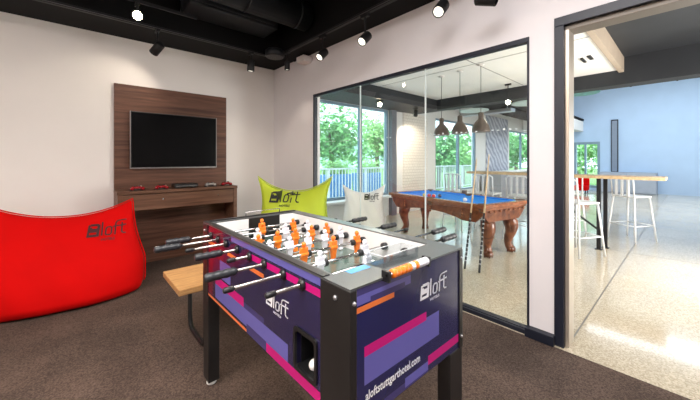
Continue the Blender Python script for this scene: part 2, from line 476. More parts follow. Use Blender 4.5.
# glass partition
pw = struct(MB().box(W - .006, .775, 2.10, W + .05, 3.43, 2.135).box(W - .006, 3.403, .03, W + .05, 3.43, 2.10).box(W - .006, .775, .03, W + .05, .790, 2.10).box(W - .006, .775, .0, W + .05, 3.43, .035).build('window_1', navy_trim, bevel=.002))
for k in range(3):
    a = .79 + .873 * k
    MB().box(W + .016, a + .004, .035, W + .026, a + .869, 2.10).build('pane', pane_m, pw)
for k in (1, 2):
    a = .79 + .873 * k
    MB().box(W + .014, a - .004, .035, W + .028, a + .004, 2.10).build('glass_seal', seam_m, pw)
mk = MB()
for k in range(58):
    a = .86 + .0435 * k
    if k % 7 not in (5, 6): mk.box(W + .0145, a, 1.478, W + .0155, a + .016, 1.484 + .004 * (k % 3))
mk.build('glass_marking', mat('frosted_dots', (.70, .76, .78), .6), pw)
# door frame
dr = struct(MB().box(W - .02, .562, 0, W + .11, .618, 2.145).box(W - .02, -.42, 2.145, W + .11, .618, 2.205).box(W - .02, -.44, 0, W + .11, -.38, 2.145).build('door_1', navy_trim, bevel=.003))
MB().box(W + .012, .540, 0, W + .14, .562, 2.125).build('jamb_lining', jamb_metal, dr, bevel=.002)
MB().box(W + .012, -.38, 2.115, W + .14, .562, 2.145).build('head_lining', mat('head_lining_brown', (.20, .17, .14), .5), dr, bevel=.002)

# hall: outer wall with window openings
HY = 4.60
def xwall(segs, y0, y1, z0, z1, opens, m, name):
    mb = MB(); x = segs[0]
    for (a, b, s0, s1) in opens:
        mb.box(x, y0, z0, a, y1, z1)
        mb.box(a, y0, z0, b, y1, s0); mb.box(a, y0, s1, b, y1, z1); x = b
    mb.box(x, y0, z0, segs[1], y1, z1)
    return struct(mb.build(name, m))
xwall((W + .1, 16.2), HY, HY + .15, 0, 4.6, [(3.0, 5.36, .47, 2.38), (7.27, 9.60, .35, 2.38), (12.3, 15.2, .35, 2.38)], hall_paint, 'wall_far')
struct(MB().box(5.36, HY - .10, 0, 5.52, HY, 2.38).build('trim_2', column_grey))
struct(MB().box(5.86, HY - .03, .05, 6.85, HY, 2.38).build('trim_3', tiles))
struct(MB().box(10.3, HY - .03, .05, 12.1, HY, 2.75).build('trim_4', mural))
def ext_window(n, a, b, s0, s1, mull):
    f = MB(); y0, y1 = HY + .02, HY + .09; t = .05
    f.box(a, y0, s0, b, y1, s0 + t); f.box(a, y0, s1 - t, b, y1, s1); f.box(a, y0, s0 + t, a + t, y1, s1 - t); f.box(b - t, y0, s0 + t, b, y1, s1 - t)
    for x in mull: f.box(x - .035, y0, s0 + t, x + .035, y1, s1 - t)
    o = struct(f.build('window_%d' % n, frame_grey, bevel=.003))
    xs = [a + t] + list(mull) + [b - t]
    for i in range(len(xs) - 1):
        p0 = xs[i] + (.035 if i else 0); p1 = xs[i + 1] - (.035 if i < len(xs) - 2 else 0)
        MB().box(p0, HY + .05, s0 + t, p1, HY + .06, s1 - t).build('pane', ext_pane, o)
    return o
w2 = ext_window(2, 3.0, 5.36, .47, 2.38, [4.5])
MB().box(2.56, HY - .22, .43, 5.34, HY + .02, .47).build('window_sill', mat('sill_white', (.8, .79, .77), .5), w2, bevel=.004)
ext_window(3, 7.27, 9.60, .35, 2.38, [8.55]); ext_window(4, 12.3, 15.2, .35, 2.38, [13.6])
# far end wall with window
mb = MB()
mb.box(16.0, -3.2, 0, 16.2, 2.47, 4.6); mb.box(16.0, 3.35, 0, 16.2, 4.6, 4.6); mb.box(16.0, 2.47, 0, 16.2, 3.35, .1); mb.box(16.0, 2.47, 2.0, 16.2, 3.35, 4.6)
struct(mb.build('wall_end', skylit_white))
f = MB(); t = .09
f.box(16.01, 2.47, .1, 16.1, 2.47 + t, 2.0); f.box(16.01, 3.35 - t, .1, 16.1, 3.35, 2.0); f.box(16.01, 2.47 + t, 1.9, 16.1, 3.35 - t, 2.0); f.box(16.01, 2.47 + t, .1, 16.1, 3.35 - t, .2); f.box(16.01, 2.92, .2, 16.1, 2.99, 1.9)
w5 = struct(f.build('window_5', frame_grey))
MB().box(16.05, 2.56, .2, 16.06, 2.92, 1.9).box(16.05, 2.99, .2, 16.06, 3.26, 1.9).build('pane', ext_pane, w5)
struct(MB().box(13.6, 3.02, 2.45, 16.0, 4.55, 2.86).build('trim_5', hall_paint))
struct(MB().box(W + .1, -3.4, 0, 16.2, -3.2, 4.6).build('wall_hall', hall_paint))
# hall ceilings
hc = struct(MB().box(W + .1, .72, 2.60, 6.1, 3.83, 2.66).build('ceiling', ceil_white))
g_ = MB(); g_.box(W + .1, 2.02, 2.597, 6.1, 2.03, 2.60); g_.box(4.2, .72, 2.597, 4.208, 3.83, 2.60); g_.build('ceiling_joint', mat('joint_dark', (.2, .19, .18), .7), hc)
sf = MB()
sf.box(W + .1, 3.83, 2.38, 6.1, HY, 2.70)                 # soffit over windows
sf.box(6.1, -3.2, 2.38, 6.35, HY, 2.80)                   # beam
sf.box(W + .1, -3.2, 2.78, 6.1, .72, 2.84)
struct(sf.build('ceiling', mat('soffit_dark', (.018, .020, .024), .6, noise=(2, .2))))
struct(MB().box(W + .1, .66, 2.56, 6.1, .72, 2.78).build('trim_6', mat('beam_tan', (.42, .34, .26), .6)))
struct(MB().box(6.35, -3.2, 2.90, 9.3, HY, 2.96).box(9.3, 3.0, 2.90, 16.0, HY, 2.96).build('ceiling', black_ceil))
struct(MB().box(6.35, -3.2, 4.5, 16.2, HY, 4.6).build('ceiling', ceil_white))

# outside
g = struct(MB().box(-30, 4.80, -.6, 80, 90, -.5).build('floor', grass_m))
struct(MB().box(2.0, 4.76, -.2, 20, 7.6, -.1).build('floor', terrace))
struct(MB().box(2.0, 4.80, -.5, 20, 7.6, -.2).build('trim_7', terrace))
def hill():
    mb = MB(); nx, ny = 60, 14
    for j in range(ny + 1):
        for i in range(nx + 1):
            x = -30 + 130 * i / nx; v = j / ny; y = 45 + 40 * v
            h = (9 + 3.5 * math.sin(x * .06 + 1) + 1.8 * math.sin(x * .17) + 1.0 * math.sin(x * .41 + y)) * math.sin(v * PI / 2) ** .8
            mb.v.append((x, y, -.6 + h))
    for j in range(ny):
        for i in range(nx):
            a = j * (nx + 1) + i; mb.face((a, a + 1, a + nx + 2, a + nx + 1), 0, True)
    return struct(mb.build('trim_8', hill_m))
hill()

# balustrade on the terrace
def fence(x0, x1, y, label):
    r = thing('railing', label, 'railing', ((x0 + x1) / 2, y, -.1))
    MB().box(x0, y - .03, .95, x1, y + .03, 1.0).build('top_rail', stool_m, r)
    MB().box(x0, y - .02, 0.0, x1, y + .02, .04).build('bottom_rail', stool_m, r)
    b = MB(); n = int((x1 - x0) / .13)
    for i in range(n): b.box(x0 + .13 * i, y - .01, .04, x0 + .13 * i + .022, y + .01, .95)
    b.build('balusters', stool_m, r)
    for k in range(int((x1 - x0) / 1.6) + 1):
        MB().box(x0 + 1.6 * k, y - .035, -.1, x0 + 1.6 * k + .06, y + .035, 1.0).build('post', stool_m, r)
fence(2.6, 9.0, 7.4, 'white baluster railing on the terrace outside the window nearest the lime beanbag')
fence(9.2, 19.5, 7.4, 'white baluster railing on the terrace behind the pendant lamps')

def tree(x, y, h, r, m, label, seed, n=2600, base=-.5, g='trees beyond the terrace'):
    rnd = random.Random(seed)
    t = thing('tree', label, 'tree', (x, y, base), 0, g)
    MB().tube([(x, y, base), (x + .1, y, base + h * .35), (x - .05, y + .1, base + h * .75)], [r * .09, r * .07, r * .03], 10).build('trunk', bark, t)
    b = MB()
    cl = [(x + rnd.uniform(-.6, .6) * r, y + rnd.uniform(-.6, .6) * r, base + h * rnd.uniform(.42, .85), r * rnd.uniform(.35, .6)) for _ in range(12)]
    for i in range(n):
        c = rnd.choice(cl); th = rnd.uniform(0, 2 * PI); cz = rnd.uniform(-1, 1); q = math.sqrt(1 - cz * cz); rr = c[3] * rnd.uniform(.75, 1.08)
        p = Vector((c[0] + rr * q * math.cos(th), c[1] + rr * q * math.sin(th), c[2] + rr * cz * .85))
        a = Vector((rnd.uniform(-1, 1), rnd.uniform(-1, 1), rnd.uniform(-1, 1))).normalized(); u = a.orthogonal().normalized(); s = rnd.uniform(.06, .15) * (1 + r * .12)
        k = len(b.v); b.v += [tuple(p - a * s), tuple(p + u * s * .5), tuple(p + a * s), tuple(p - u * s * .5)]
        b.face((k, k + 1, k + 2, k + 3))
    b.build('foliage', m, t)
tl = [(9.9, 12.4, 4.6, 1.9, leaf1, 'rounded green tree seen in the left half of the nearest outer window'),
      (14.2, 13.2, 4.6, 2.0, leaf2, 'light green tree seen in the right half of the nearest outer window'),
      (15.0, 18.6, 4.6, 1.9, leaf1, 'tree standing behind the rounded green one in the left half of the nearest outer window'),
      (19.3, 17.0, 4.4, 1.6, leaf1, 'dark green tree just right of the light green one outside'),
      (16.6, 10.3, 3.9, 1.6, leaf1, 'green tree seen through the window under the leftmost pendant lamp'),
      (20.5, 10.8, 3.4, 1.6, leaf2, 'light green tree seen through the window under the middle pendant lamp'),
      (25.0, 9.6, 4.2, 1.8, leaf1, 'green tree in the window right of the wavy wall, the nearer one'),
      (31.0, 11.0, 4.6, 2.2, leaf2, 'distant light tree behind the nearer one right of the wavy wall')]
for i, a in enumerate(tl): tree(a[0], a[1], a[2], a[3], a[4], a[5], i + 3)
tree(22.5, 4.6, 3.6, 1.5, leaf2, 'green tree seen through the small window beyond the doorway', 40, g='trees beyond the doorway window')
tree(28.5, 3.2, 4.4, 1.5, leaf1, 'darker tree behind the green one beyond the doorway window', 41, g='trees beyond the doorway window')
struct(MB().box(16.3, -8, -.62, 60, 4.79, -.5).build('floor', grass_m))
for i, (x, y, c, l) in enumerate([(6.9, 8.4, (.16, .30, .62), 'blue planter box outside, left of the window mullion'), (8.7, 8.6, (.10, .32, .65), 'blue planter box outside, right of the window mullion')]):
    r = thing('planter', l, 'planter', (x, y, -.5))
    pm = mat('planter_blue', (.12, .28, .60), .5)
    MB().hexa([(x - .5, y - .2, -.5), (x + .5, y - .2, -.5), (x + .5, y + .2, -.5), (x - .5, y + .2, -.5), (x - .6, y - .25, .75), (x + .6, y - .25, .75), (x + .6, y + .25, .75), (x - .6, y + .25, .75)]).build('tub', pm, r, bevel=.02)
    b = MB(); rnd = random.Random(90 + i)
    for k in range(500):
        p = Vector((x + rnd.uniform(-.55, .55), y + rnd.uniform(-.22, .22), .72 + rnd.random() ** 1.5 * .5)); a = Vector((rnd.uniform(-1, 1), rnd.uniform(-1, 1), rnd.uniform(0, 1))).normalized(); u = a.orthogonal().normalized(); q = len(b.v)
        b.v += [tuple(p - a * .07), tuple(p + u * .03), tuple(p + a * .07), tuple(p - u * .03)]; b.face((q, q + 1, q + 2, q + 3))
    b.build('foliage', leaf2, r)

# ------------------------------------------------------------ black ceiling services
def duct(path, r, label, name='air_duct', cat='duct', m=duct_mat, n=20):
    mb = MB(); mb.tube(path, r, n)
    p0, p1 = Vector(path[0]), Vector(path[-1]); d = (p1 - p0); L = d.length; d.normalize()
    k = .25
    while k < L:
        c = p0 + d * k; mb.tube([c - d * .012, c + d * .012], r + .008, n); k += .6
    return tag(mb.build(name, m), label, cat)
duct([(-2.5, 3.1, 2.96), (2.1, 3.1, 2.96)], .16, 'large black round air duct running above the foosball table towards the glass wall')
duct([(-2.5, 2.35, 3.03), (2.1, 2.35, 3.03)], .06, 'thin black pipe running beside the large ceiling duct', 'ceiling_pipe', 'pipe')
duct([(1.35, -2, 2.98), (1.35, 2.9, 2.98)], .05, 'thin black pipe crossing the ceiling towards the panelled wall', 'ceiling_pipe', 'pipe')
tag(MB().box(.9, 3.42, 2.86, 1.9, 3.8, 3.15).box(.95, 3.40, 2.89, 1.85, 3.42, 3.12).build('ceiling_unit', duct_mat, bevel=.01), 'black box-shaped air unit on the ceiling near the corner', 'air unit')
vp = thing('ceiling_grille', 'pale slotted air grille in the black ceiling above the corner spotlights', 'grille', (1.5, 2.25, 2.92))
MB().box(1.32, 2.17, 2.93, 1.70, 2.33, 3.15).build('housing', duct_mat, vp)
MB().box(1.31, 2.16, 2.92, 1.71, 2.34, 2.93).build('frame', mat('grille_grey', (.10, .10, .11), .5), vp)
# round perforated ceiling speaker in the corner
vx, vy = 2.02, 3.72
cs = thing('ceiling_speaker', 'round dark perforated grille hanging in the ceiling corner', 'speaker', (vx, vy, 2.615))
MB().lathe([(.115, 2.62), (.125, 2.64), (.125, 2.70), (.10, 2.72)], (vx, vy, 0), 28).build('housing', duct_mat, cs)
gm = MB(); gm.lathe([(.11, 2.616), (.112, 2.622)], (vx, vy, 0), 28)
for rr, n in ((.03, 6), (.06, 11), (.09, 16)):
    for k in range(n):
        a = 2 * PI * k / n; gm.lathe([(.008, 2.613), (.008, 2.617)], (vx + rr * math.cos(a), vy + rr * math.sin(a), 0), 8, 1)
gm.build('grille', [mat('speaker_grille_grey', (.075, .07, .07), .5), black_pl], cs)

def track(p0, p1, label):
    t = thing('lighting_track', label, 'lighting track', tuple((Vector(p0) + Vector(p1)) / 2))
    d = Vector(p1) - Vector(p0)
    w_ = .018
    x0, x1 = min(p0[0], p1[0]), max(p0[0], p1[0]); y0, y1 = min(p0[1], p1[1]), max(p0[1], p1[1]); z = p0[2]
    if abs(d.x) > abs(d.y):
        MB().box(x0, y0 - w_, z - .02, x1, y0 + w_, z + .015).build('rail', black_metal, t, bevel=.002)
        MB().box(x0, y0 - w_ - .003, z - .012, x1, y0 - w_, z - .006).build('edge_strip', mat('track_edge', (.16, .15, .15), .3, metal=.7), t)
    else:
        MB().box(x0 - w_, y0, z - .02, x0 + w_, y1, z + .015).build('rail', black_metal, t, bevel=.002)
        MB().box(x0 - w_ - .003, y0, z - .012, x0 - w_, y1, z - .006).build('edge_strip', mat('track_edge', (.16, .15, .15), .3, metal=.7), t)
    return t
TZ = 2.68
track((-2.4, 3.88, TZ), (2.0, 3.88, TZ), 'black ceiling track running parallel to the panelled wall with the television')
track((2.12, -.8, TZ), (2.12, 3.7, TZ), 'black ceiling track running along the top of the glass partition wall')

def spot(x, y, ztop, drop, aim, label, length=.14, r=.046, lit=True, hot=False, power=6, col=(1, .86, .7), ang=70, box=True, grp='black ceiling track spotlights', bright=None):
    t = thing('track_spotlight', label, 'spotlight', (x, y, ztop), 0, grp)
    if box: MB().box(x - .017, y - .05, ztop - .028, x + .017, y + .05, ztop).build('adapter', black_metal, t, bevel=.002)
    MB().tube([(x, y, ztop - .02), (x, y, ztop - drop)], .009, 10).build('stem', black_metal, t)
    c = Vector((x, y, ztop - drop - r * .6)); d = (Vector(aim) - c).normalized()
    a = c - d * length * .45; b = c + d * length * .55
    h = MB(); h.tube([a, a + d * .006, a + d * .008, b - d * .004, b], [r * .8, r * .97, r, r, r * .93], 24, caps=False)
    h.tube([a, a + d * .002], r * .8, 24); h.tube([b - d * .02, b - d * .016], r * .9, 24)
    h.build('housing', black_metal, t)
    if lit:
        MB().tube([b - d * .015, b - d * .008], r * .82, 24).build('lens', lens_hot if hot else lens_on, t)
        lamp('SPOT', 'spot_lamp', tuple(b + d * .012), energy=power, color=col, size=r * .7, spot=ang, aim=tuple(b + d))
    return t
# along the glass wall
spot(2.12, 2.80, TZ - .02, 0.180, (1.45, 2.75, 1.78), 'lit spotlight nearest the room corner on the track along the glass wall', power=22, ang=95)
spot(2.12, 2.12, TZ - .02, 0.200, (1.45, 2.07, 1.78), 'lit spotlight second from the room corner on the glass wall track', power=22, ang=95)
spot(2.12, 1.29, TZ - .02, 0.210, (1.45, 1.22, 1.78), 'lit spotlight above the middle of the glass partition', power=22, ang=95)
spot(2.12, .95, TZ - .02, .27, (2.40, -.4, 1.9), 'spotlight cut by the top of the picture nearest the doorway', lit=False)
# along the television wall
spot(.70, 3.88, TZ - .02, .17, (.35, 4.5, 1.9), 'black spotlight above the wood panel tilted down to the left', power=5, ang=100)
spot(1.76, 3.88, TZ - .02, .14, (1.74, 4.0, 1.2), 'black upright spotlight to the right of the wood panel', power=5, ang=100)
spot(2.09, 3.52, TZ - .02, .16, (2.10, 3.62, 1.2), 'black upright spotlight below the round ceiling grille', power=4, ang=100, r=.034, length=.11)
spot(.474, 3.54, 2.75, .09, (.1, .5, 1.2), 'bright glaring spotlight in the black ceiling above the red beanbag', hot=True, power=30, ang=110)
MBt = MB().box(-.6, 3.53, 2.75, 1.0, 3.55, 2.78); MBt.box(-.5, 3.535, 2.78, -.49, 3.545, 3.15); MBt.box(.85, 3.535, 2.78, .86, 3.545, 3.15)
tag(MBt.build('lighting_track', black_metal), 'short suspended black track holding the glaring spotlight', 'lighting track')
eb = thing('emergency_light', 'small pale box fixed high in the corner beside the spotlights', 'emergency light', (2.40, 3.55, 2.57))
MB().box(2.30, 3.46, 2.585, 2.44, 3.64, 2.66).build('housing', crema, eb, bevel=.008)
MB().box(2.31, 3.47, 2.575, 2.43, 3.63, 2.585).build('diffuser', mat('diffuser_pale', (.8, .7, .68), .4), eb)

# ------------------------------------------------------------ television panel, console, electronics
pn = MB()
tag(pn.box(.376, 4.475, 0.0, 1.66, YW, 2.143).build('wood_wall_panel', walnut, bevel=.002), 'tall dark walnut wall panel behind the black television', 'wall panel')
tv = thing('television', 'black flat screen television mounted on the walnut panel', 'television', (1.01, 4.43, 1.148))
MB().box(.52, 4.415, 1.148, 1.504, 4.455, 1.829).build('housing', bezel, tv, bevel=.004)
MB().box(.532, 4.411, 1.165, 1.492, 4.416, 1.818).build('screen', screen, tv)
MB().box(.52, 4.411, 1.148, 1.504, 4.4155, 1.158).build('lower_bezel', bezel_lt, tv)
MB().box(.52, 4.411, 1.158, .525, 4.4155, 1.829).build('side_bezel', bezel_lt, tv)
MB().box(1.499, 4.411, 1.158, 1.504, 4.4155, 1.829).build('side_bezel', bezel_lt, tv)
MB().box(.8, 4.455, 1.35, 1.2, 4.470, 1.65).build('wall_bracket', black_metal, tv)
cn = thing('console_table', 'walnut console table with a drawer front standing against the panel below the television', 'console table', (1.025, 4.30, 0))
CT = .905; CY = 4.12
MB().box(.37, CY, CT - .035, 1.68, 4.468, CT).build('top', walnut_lt, cn, bevel=.003)
dw = MB().box(.42, CY + .012, .685, 1.628, CY + .032, CT - .045).build('drawer_front', walnut_lt, cn, bevel=.002)
for x in (.80, 1.42):
    MB().lathe([(.004, 0), (.004, .012), (.009, .014), (.010, .02), (.006, .024), (0.0001, .025)][::-1], (x, CY + .012, .80), 12, axis='y').build('knob', chrome, dw)
k_ = kids(dw)
for o in k_:      # knobs point out of the drawer
    for v in o.data.vertices: v.co.y = 2 * (CY + .012 - 4.30) - v.co.y
MB().box(.375, CY + .005, 0, .42, 4.468, CT - .035).build('side_panel', walnut_lt, cn, bevel=.002)
MB().box(1.63, CY + .005, 0, 1.675, 4.468, CT - .035).build('side_panel', walnut_lt, cn, bevel=.002)
MB().box(.42, 4.448, .0, 1.63, 4.468, .685).build('back_panel', walnut, cn)
# game pads
def gamepad(x, y, rz, m, label):
    t = thing('game_controller', label, 'game controller', (0, 0, 0), 0, 'game controllers on the console table')
    b = MB()
    b.ell((0, 0, .030), (.052, .030, .016), 18, 10); b.ell((-.050, -.022, .022), (.022, .040, .020), 14, 8); b.ell((.050, -.022, .022), (.022, .040, .020), 14, 8)
    b.ell((-.03, .004, .034), (.022, .022, .014), 12, 8); b.ell((.03, .004, .034), (.022, .022, .014), 12, 8)
    b.build('body', m, t)
    for sx in (-.022, .022):
        MB().lathe([(.006, .040), (.006, .050), (.011, .052), (.011, .056), (.0001, .057)], (sx, -.008, 0), 12).build('thumbstick', black_pl, t)
    MB().ell((.042, .008, .046), (.008, .008, .004), 10, 6, 0).build('buttons', ivory, t)
    MB().box(-.075, -.045, 0, .075, .03, .010).build('charging_cradle', black_pl, t, bevel=.004)
    t.location = (x, y, CT); t.rotation_euler = (0, 0, rz); return t
gamepad(.56, 4.22, .1, red_pl, 'red game controller at the far left end of the console table')
gamepad(.80, 4.20, -.1, red_pl, 'dark red game controller left of the black games box')
gamepad(1.36, 4.24, .05, grey_pl, 'grey and red game controller right of the black games box')
gamepad(1.57, 4.24, -.05, red_pl, 'red game controller at the right end of the console table')
gc = thing('game_console', 'flat black game console lying between the controllers on the console table', 'game console', (1.08, 4.28, CT))
MB().box(.94, 4.18, CT + .008, 1.20, 4.38, CT + .052).build('case', black_pl, gc, bevel=.008)
MB().box(.95, 4.177, CT + .024, 1.19, 4.181, CT + .028).build('disc_slot', grey_pl, gc)
MB().box(.96, 4.20, CT, .99, 4.36, CT + .008).build('foot', rubber, gc)
MB().box(1.15, 4.20, CT, 1.18, 4.36, CT + .008).build('foot', rubber, gc)

# ------------------------------------------------------------ beanbags
def beanbag(name_label, loc, rz, Wd, H, D, m, ink_m, logo, lean=.12, ear=.17, dipx=0, piping=True, pinch=.10, slump=0, flare=.10, low=.14, hm=.85, base=.90):
    t = thing('beanbag', name_label, 'beanbag', (0, 0, 0))
    mb = MB(); nu, nv = 36, 30
    rnd = random.Random(int(Wd * 1000))
    def P(u, v, side):
        s = abs(u)
        top = H * (1 - ear * (1 - s ** 2.1))
        z = top * v
        # fat at the bottom, thin at the top edge
        hw = Wd / 2 * (base + low * math.sin(min(1, v * 1.15) * PI) * (1 - v) - pinch * math.sin(PI * min(1, max(0, (v - .35) / .65))) + flare * v ** 3)
        x = u * hw
        prof = max(0, 1 - s ** 2.6) ** .55
        th = D / 2 * ((1 - v) ** .62) * (1 + .25 * math.sin(v * PI)) * prof
        bottom_round = min(1, (v / .10)) ** .5 if v < .10 else 1
        th *= .80 + .20 * bottom_round
        x *= .95 + .05 * bottom_round
        wr = .010 * math.sin(9 * u + 5 * v + side) * math.sin(7 * v + 2 * u) * prof
        y = side * (th + wr * (1 if 0 < v < 1 else 0)) - lean * 0 + lean * v * v
        return (x, y, z)
    idx = {}
    for side in (-1, 1):
        for j in range(nv + 1):
            for i in range(nu + 1):
                if side == 1 and (i in (0, nu) or j == nv): idx[(side, i, j)] = idx[(-1, i, j)]; continue
                u = -1 + 2 * i / nu; v = j / nv
                idx[(side, i, j)] = len(mb.v); mb.v.append(P(u, v, side))
        for j in range(nv):
            for i in range(nu):
                q = (idx[(side, i, j)], idx[(side, i + 1, j)], idx[(side, i + 1, j + 1)], idx[(side, i, j + 1)])
                mb.face(q if side == -1 else q[::-1], 0, True)
    for i in range(nu):
        q = (idx[(-1, i, 0)], idx[(1, i, 0)], idx[(1, i + 1, 0)], idx[(-1, i + 1, 0)])
        q = tuple(dict.fromkeys(q))
        if len(q) > 2: mb.face(q, 0, False)
    # logo by projecting onto the front
    bv = BVHTree.FromPolygons([Vector(v) for v in mb.v], mb.f)
    cover = mb.build('cover', m, t, subsurf=1)
    lx, lz, lw, lrot = logo
    def to3(x, y):
        X = (x - .5) * lw; Z = (y - .2) * lw
        X, Z = X * math.cos(lrot) - Z * math.sin(lrot), X * math.sin(lrot) + Z * math.cos(lrot)
        h = bv.ray_cast(Vector((lx + X, -3, lz + Z)), Vector((0, 1, 0)))
        if h[0] is None: return (lx + X, -D / 2, lz + Z)
        return tuple(h[0] + Vector((0, -.011, 0)))
    lg = logo_mesh(to3, hm)
    lg.build('printed_logo', ink_m, cover)
    # piping seam round the edge
    if piping:
        path = [P(-1, j / nv, -1) for j in range(2, nv + 1)] + [P(-1 + 2 * i / nu, 1, -1) for i in range(1, nu + 1)] + [P(1, j / nv, -1) for j in range(nv - 1, 1, -1)]
        MB().tube(path, .006, 8).build('piping', m, cover)
    t.location = loc; t.rotation_euler = (0, 0, rz)
    return t
beanbag('large red fabric beanbag slouching against the wall left of the console table', (-.03, 3.72, 0), math.radians(-6), 1.16, .86, .66, red_fab, ink_red, (.29, .615, .29, 0), lean=.14, ear=.15, pinch=.07, flare=-.16, low=.03, base=1.0)
beanbag('lime green beanbag with two pointed ears standing in the corner before the glass', (1.90, 3.06, 0), math.radians(-42.2), .88, 1.06, .62, lime_fab, ink, (-.10, .835, .34, -.02), lean=.10, ear=.165, pinch=.12)
beanbag('white beanbag standing behind the glass partition next to the pool table', (3.60, 3.62, 0), math.radians(-42), .72, .84, .52, white_fab, ink, (.12, .645, .24, 0), lean=.10, ear=.17, pinch=.10)

# ------------------------------------------------------------ bench
bn = thing('bench', 'low light wood bench with black bent legs behind the foosball table', 'bench', (.95, 2.32, 0))
MB().box(.492, 2.10, .412, 1.42, 2.54, .45).build('seat', pine, bn, bevel=.004)
for x in (.66, 1.28):
    MB().tube([(x, 2.14, .41), (x, 2.14, .10), (x, 2.16, .035), (x, 2.20, .015), (x, 2.44, .015), (x, 2.48, .035), (x, 2.50, .10), (x, 2.50, .41)], .015, 10).build('leg', black_metal, bn)

# ------------------------------------------------------------ foosball table
X0, X1, Y0, Y1 = .558, 1.165, .615, 1.85
ZB, ZT, ZR = .505, .900, .845
ft = thing('foosball_table', 'purple and black foosball table with steel rods and striped sides', 'foosball table', ((X0 + X1) / 2, (Y0 + Y1) / 2, 0))
# side panel (towards the left), Y runs far -> near
sm = [purple, red_reflect, lilac, lilac_dk, magenta, orange_st]
rects = [(1.70, 1.85, .53, .90, 1), (1.55, 1.70, .74, .90, 1), (.62, 1.45, .868, .893, 2), (.72, 1.27, .832, .857, 4), (1.12, 1.25, .785, .803, 5),  # starts with the painted red reflection at the far end
         (1.40, 1.50, .79, .808, 5), (1.66, 1.78, .795, .812, 5), (1.46, 1.60, .655, .745, 2), (.94, 1.665, .535, .607, 2), (1.31, 1.665, .607, .648, 4), (1.12, 1.31, .607, .630, 3),  # the lilac patch at mid height is a painted reflection
         (1.28, 1.80, .510, .523, 5), (1.10, 1.28, .510, .548, 3), (.75, 1.10, .510, .545, 4)]
inset = .004
hole = (.772, .888, .562, .690)
# panel is built as bands round the ball-return opening
sp = MB(); sp.box(X0 + inset, Y0 + .03, ZB, X0 + .022, hole[0], ZT - .004); sp.box(X0 + inset, hole[1], ZB, X0 + .022, Y1 - .02, ZT - .004)
sp.box(X0 + inset, hole[0], ZB, X0 + .022, hole[1], hole[2]); sp.box(X0 + inset, hole[0], hole[3], X0 + .022, hole[1], ZT - .004)
ms = mosaic(Y0 + .125, Y1 - .012, ZB + .003, ZT - .006, 0, [r for r in rects] + [hole + (9,)], lambda a, b: (X0 + inset - .0012, a, b))
keep = [i for i, m_ in enumerate(ms.m) if m_ != 9]
ms.f = [ms.f[i] for i in keep]; ms.m = [ms.m[i] for i in keep]; ms.sm = [ms.sm[i] for i in keep]
base = len(sp.v); sp.v += ms.v
for f_, m_ in zip(ms.f, ms.m): sp.face([base + i for i in f_], m_)
side_p = sp.build('side_panel', sm, ft)
# the aloft mark on the side
logo_mesh(lambda x, y: (X0 + .0012, 1.10 - x * .165, .698 + y * .120)).build('printed_logo', ink_white, side_p)
MB().box(X1 - .022, Y0 + .02, ZB, X1 - inset, Y1 - .02, ZT - .004).build('side_panel', purple, ft)
MB().box(X0 + .022, Y1 - .022, ZB, X1 - .022, Y1 - inset, ZT - .004).build('end_panel', purple, ft)
em = [navy, lilac, lilac_dk, magenta, orange_st]
er = [(.58, .83, .862, .896, 2), (.58, .83, .845, .872, 1), (.64, .80, .84, .858, 2), (.58, .746, .824, .840, 4), (.615, 1.0, .612, .700, 1), (.615, .92, .692, .722, 3), (.93, 1.141, .530, .562, 3), (.70, .93, .508, .532, 2), (.80, .93, .515, .545, 1)]
ep = MB(); ep.box(X0 + .022, Y0 + inset, ZB, X1 - .02, Y0 + .022, ZT - .004)
ms = mosaic(X0 + .026, X1 - .024, ZB + .002, ZT - .005, 0, er, lambda a, b: (a, Y0 + inset - .0012, b))
base = len(ep.v); ep.v += ms.v
for f_, m_ in zip(ms.f, ms.m): ep.face([base + i for i in f_], m_)
end_p = ep.build('end_panel', em, ft)
logo_mesh(lambda x, y: (.880 + x * .170, Y0 + .0012, .770 + y * .130)).build('printed_logo', ink_white, end_p)
vs, fs = text_tris('aloftstuttgarthotel.com')
tx = MB(); tx.v = [(.618 + x * .262, Y0 + .0012, .568 + y * .262 * 1.3) for x, y in vs]
for f_ in fs: tx.face(f_)
tx.build('web_address', ink_white, end_p)
# body bottom
MB().box(X0 + .022, Y0 + .022, ZB + .01, X1 - .022, Y1 - .022, ZB + .025).build('bottom_board', rim_dk, ft)
# top rim
IX0, IX1, IY0, IY1 = X0 + .040, X1 - .058, .736, 1.795
rim = MB()
rim.box(X0, Y0, ZT - .006, X1, IY0, ZT); rim.box(X0, IY1, ZT - .006, X1, Y1, ZT); rim.box(X0, IY0, ZT - .006, IX0, IY1, ZT); rim.box(IX1, IY0, ZT - .006, X1, IY1, ZT)
rim_o = rim.build('top_rim', rim_m, ft)
# dark bevel strip on top left edge
MB().box(X0 - .001, Y0 + .12, ZT, X0 + .026, Y1, ZT + .004).build('rim_edge', rim_dk, rim_o, bevel=.001)
MB().box(X0 + .03, Y1 - .03, ZT, X1 - .02, Y1 - .004, ZT + .006).build('rim_edge', rim_dk, rim_o, bevel=.001)
# sticker and bolts on the rim
MB().box(.640, .700, ZT, .728, .732, ZT + .0006).build('blue_sticker', sticker, rim_o)
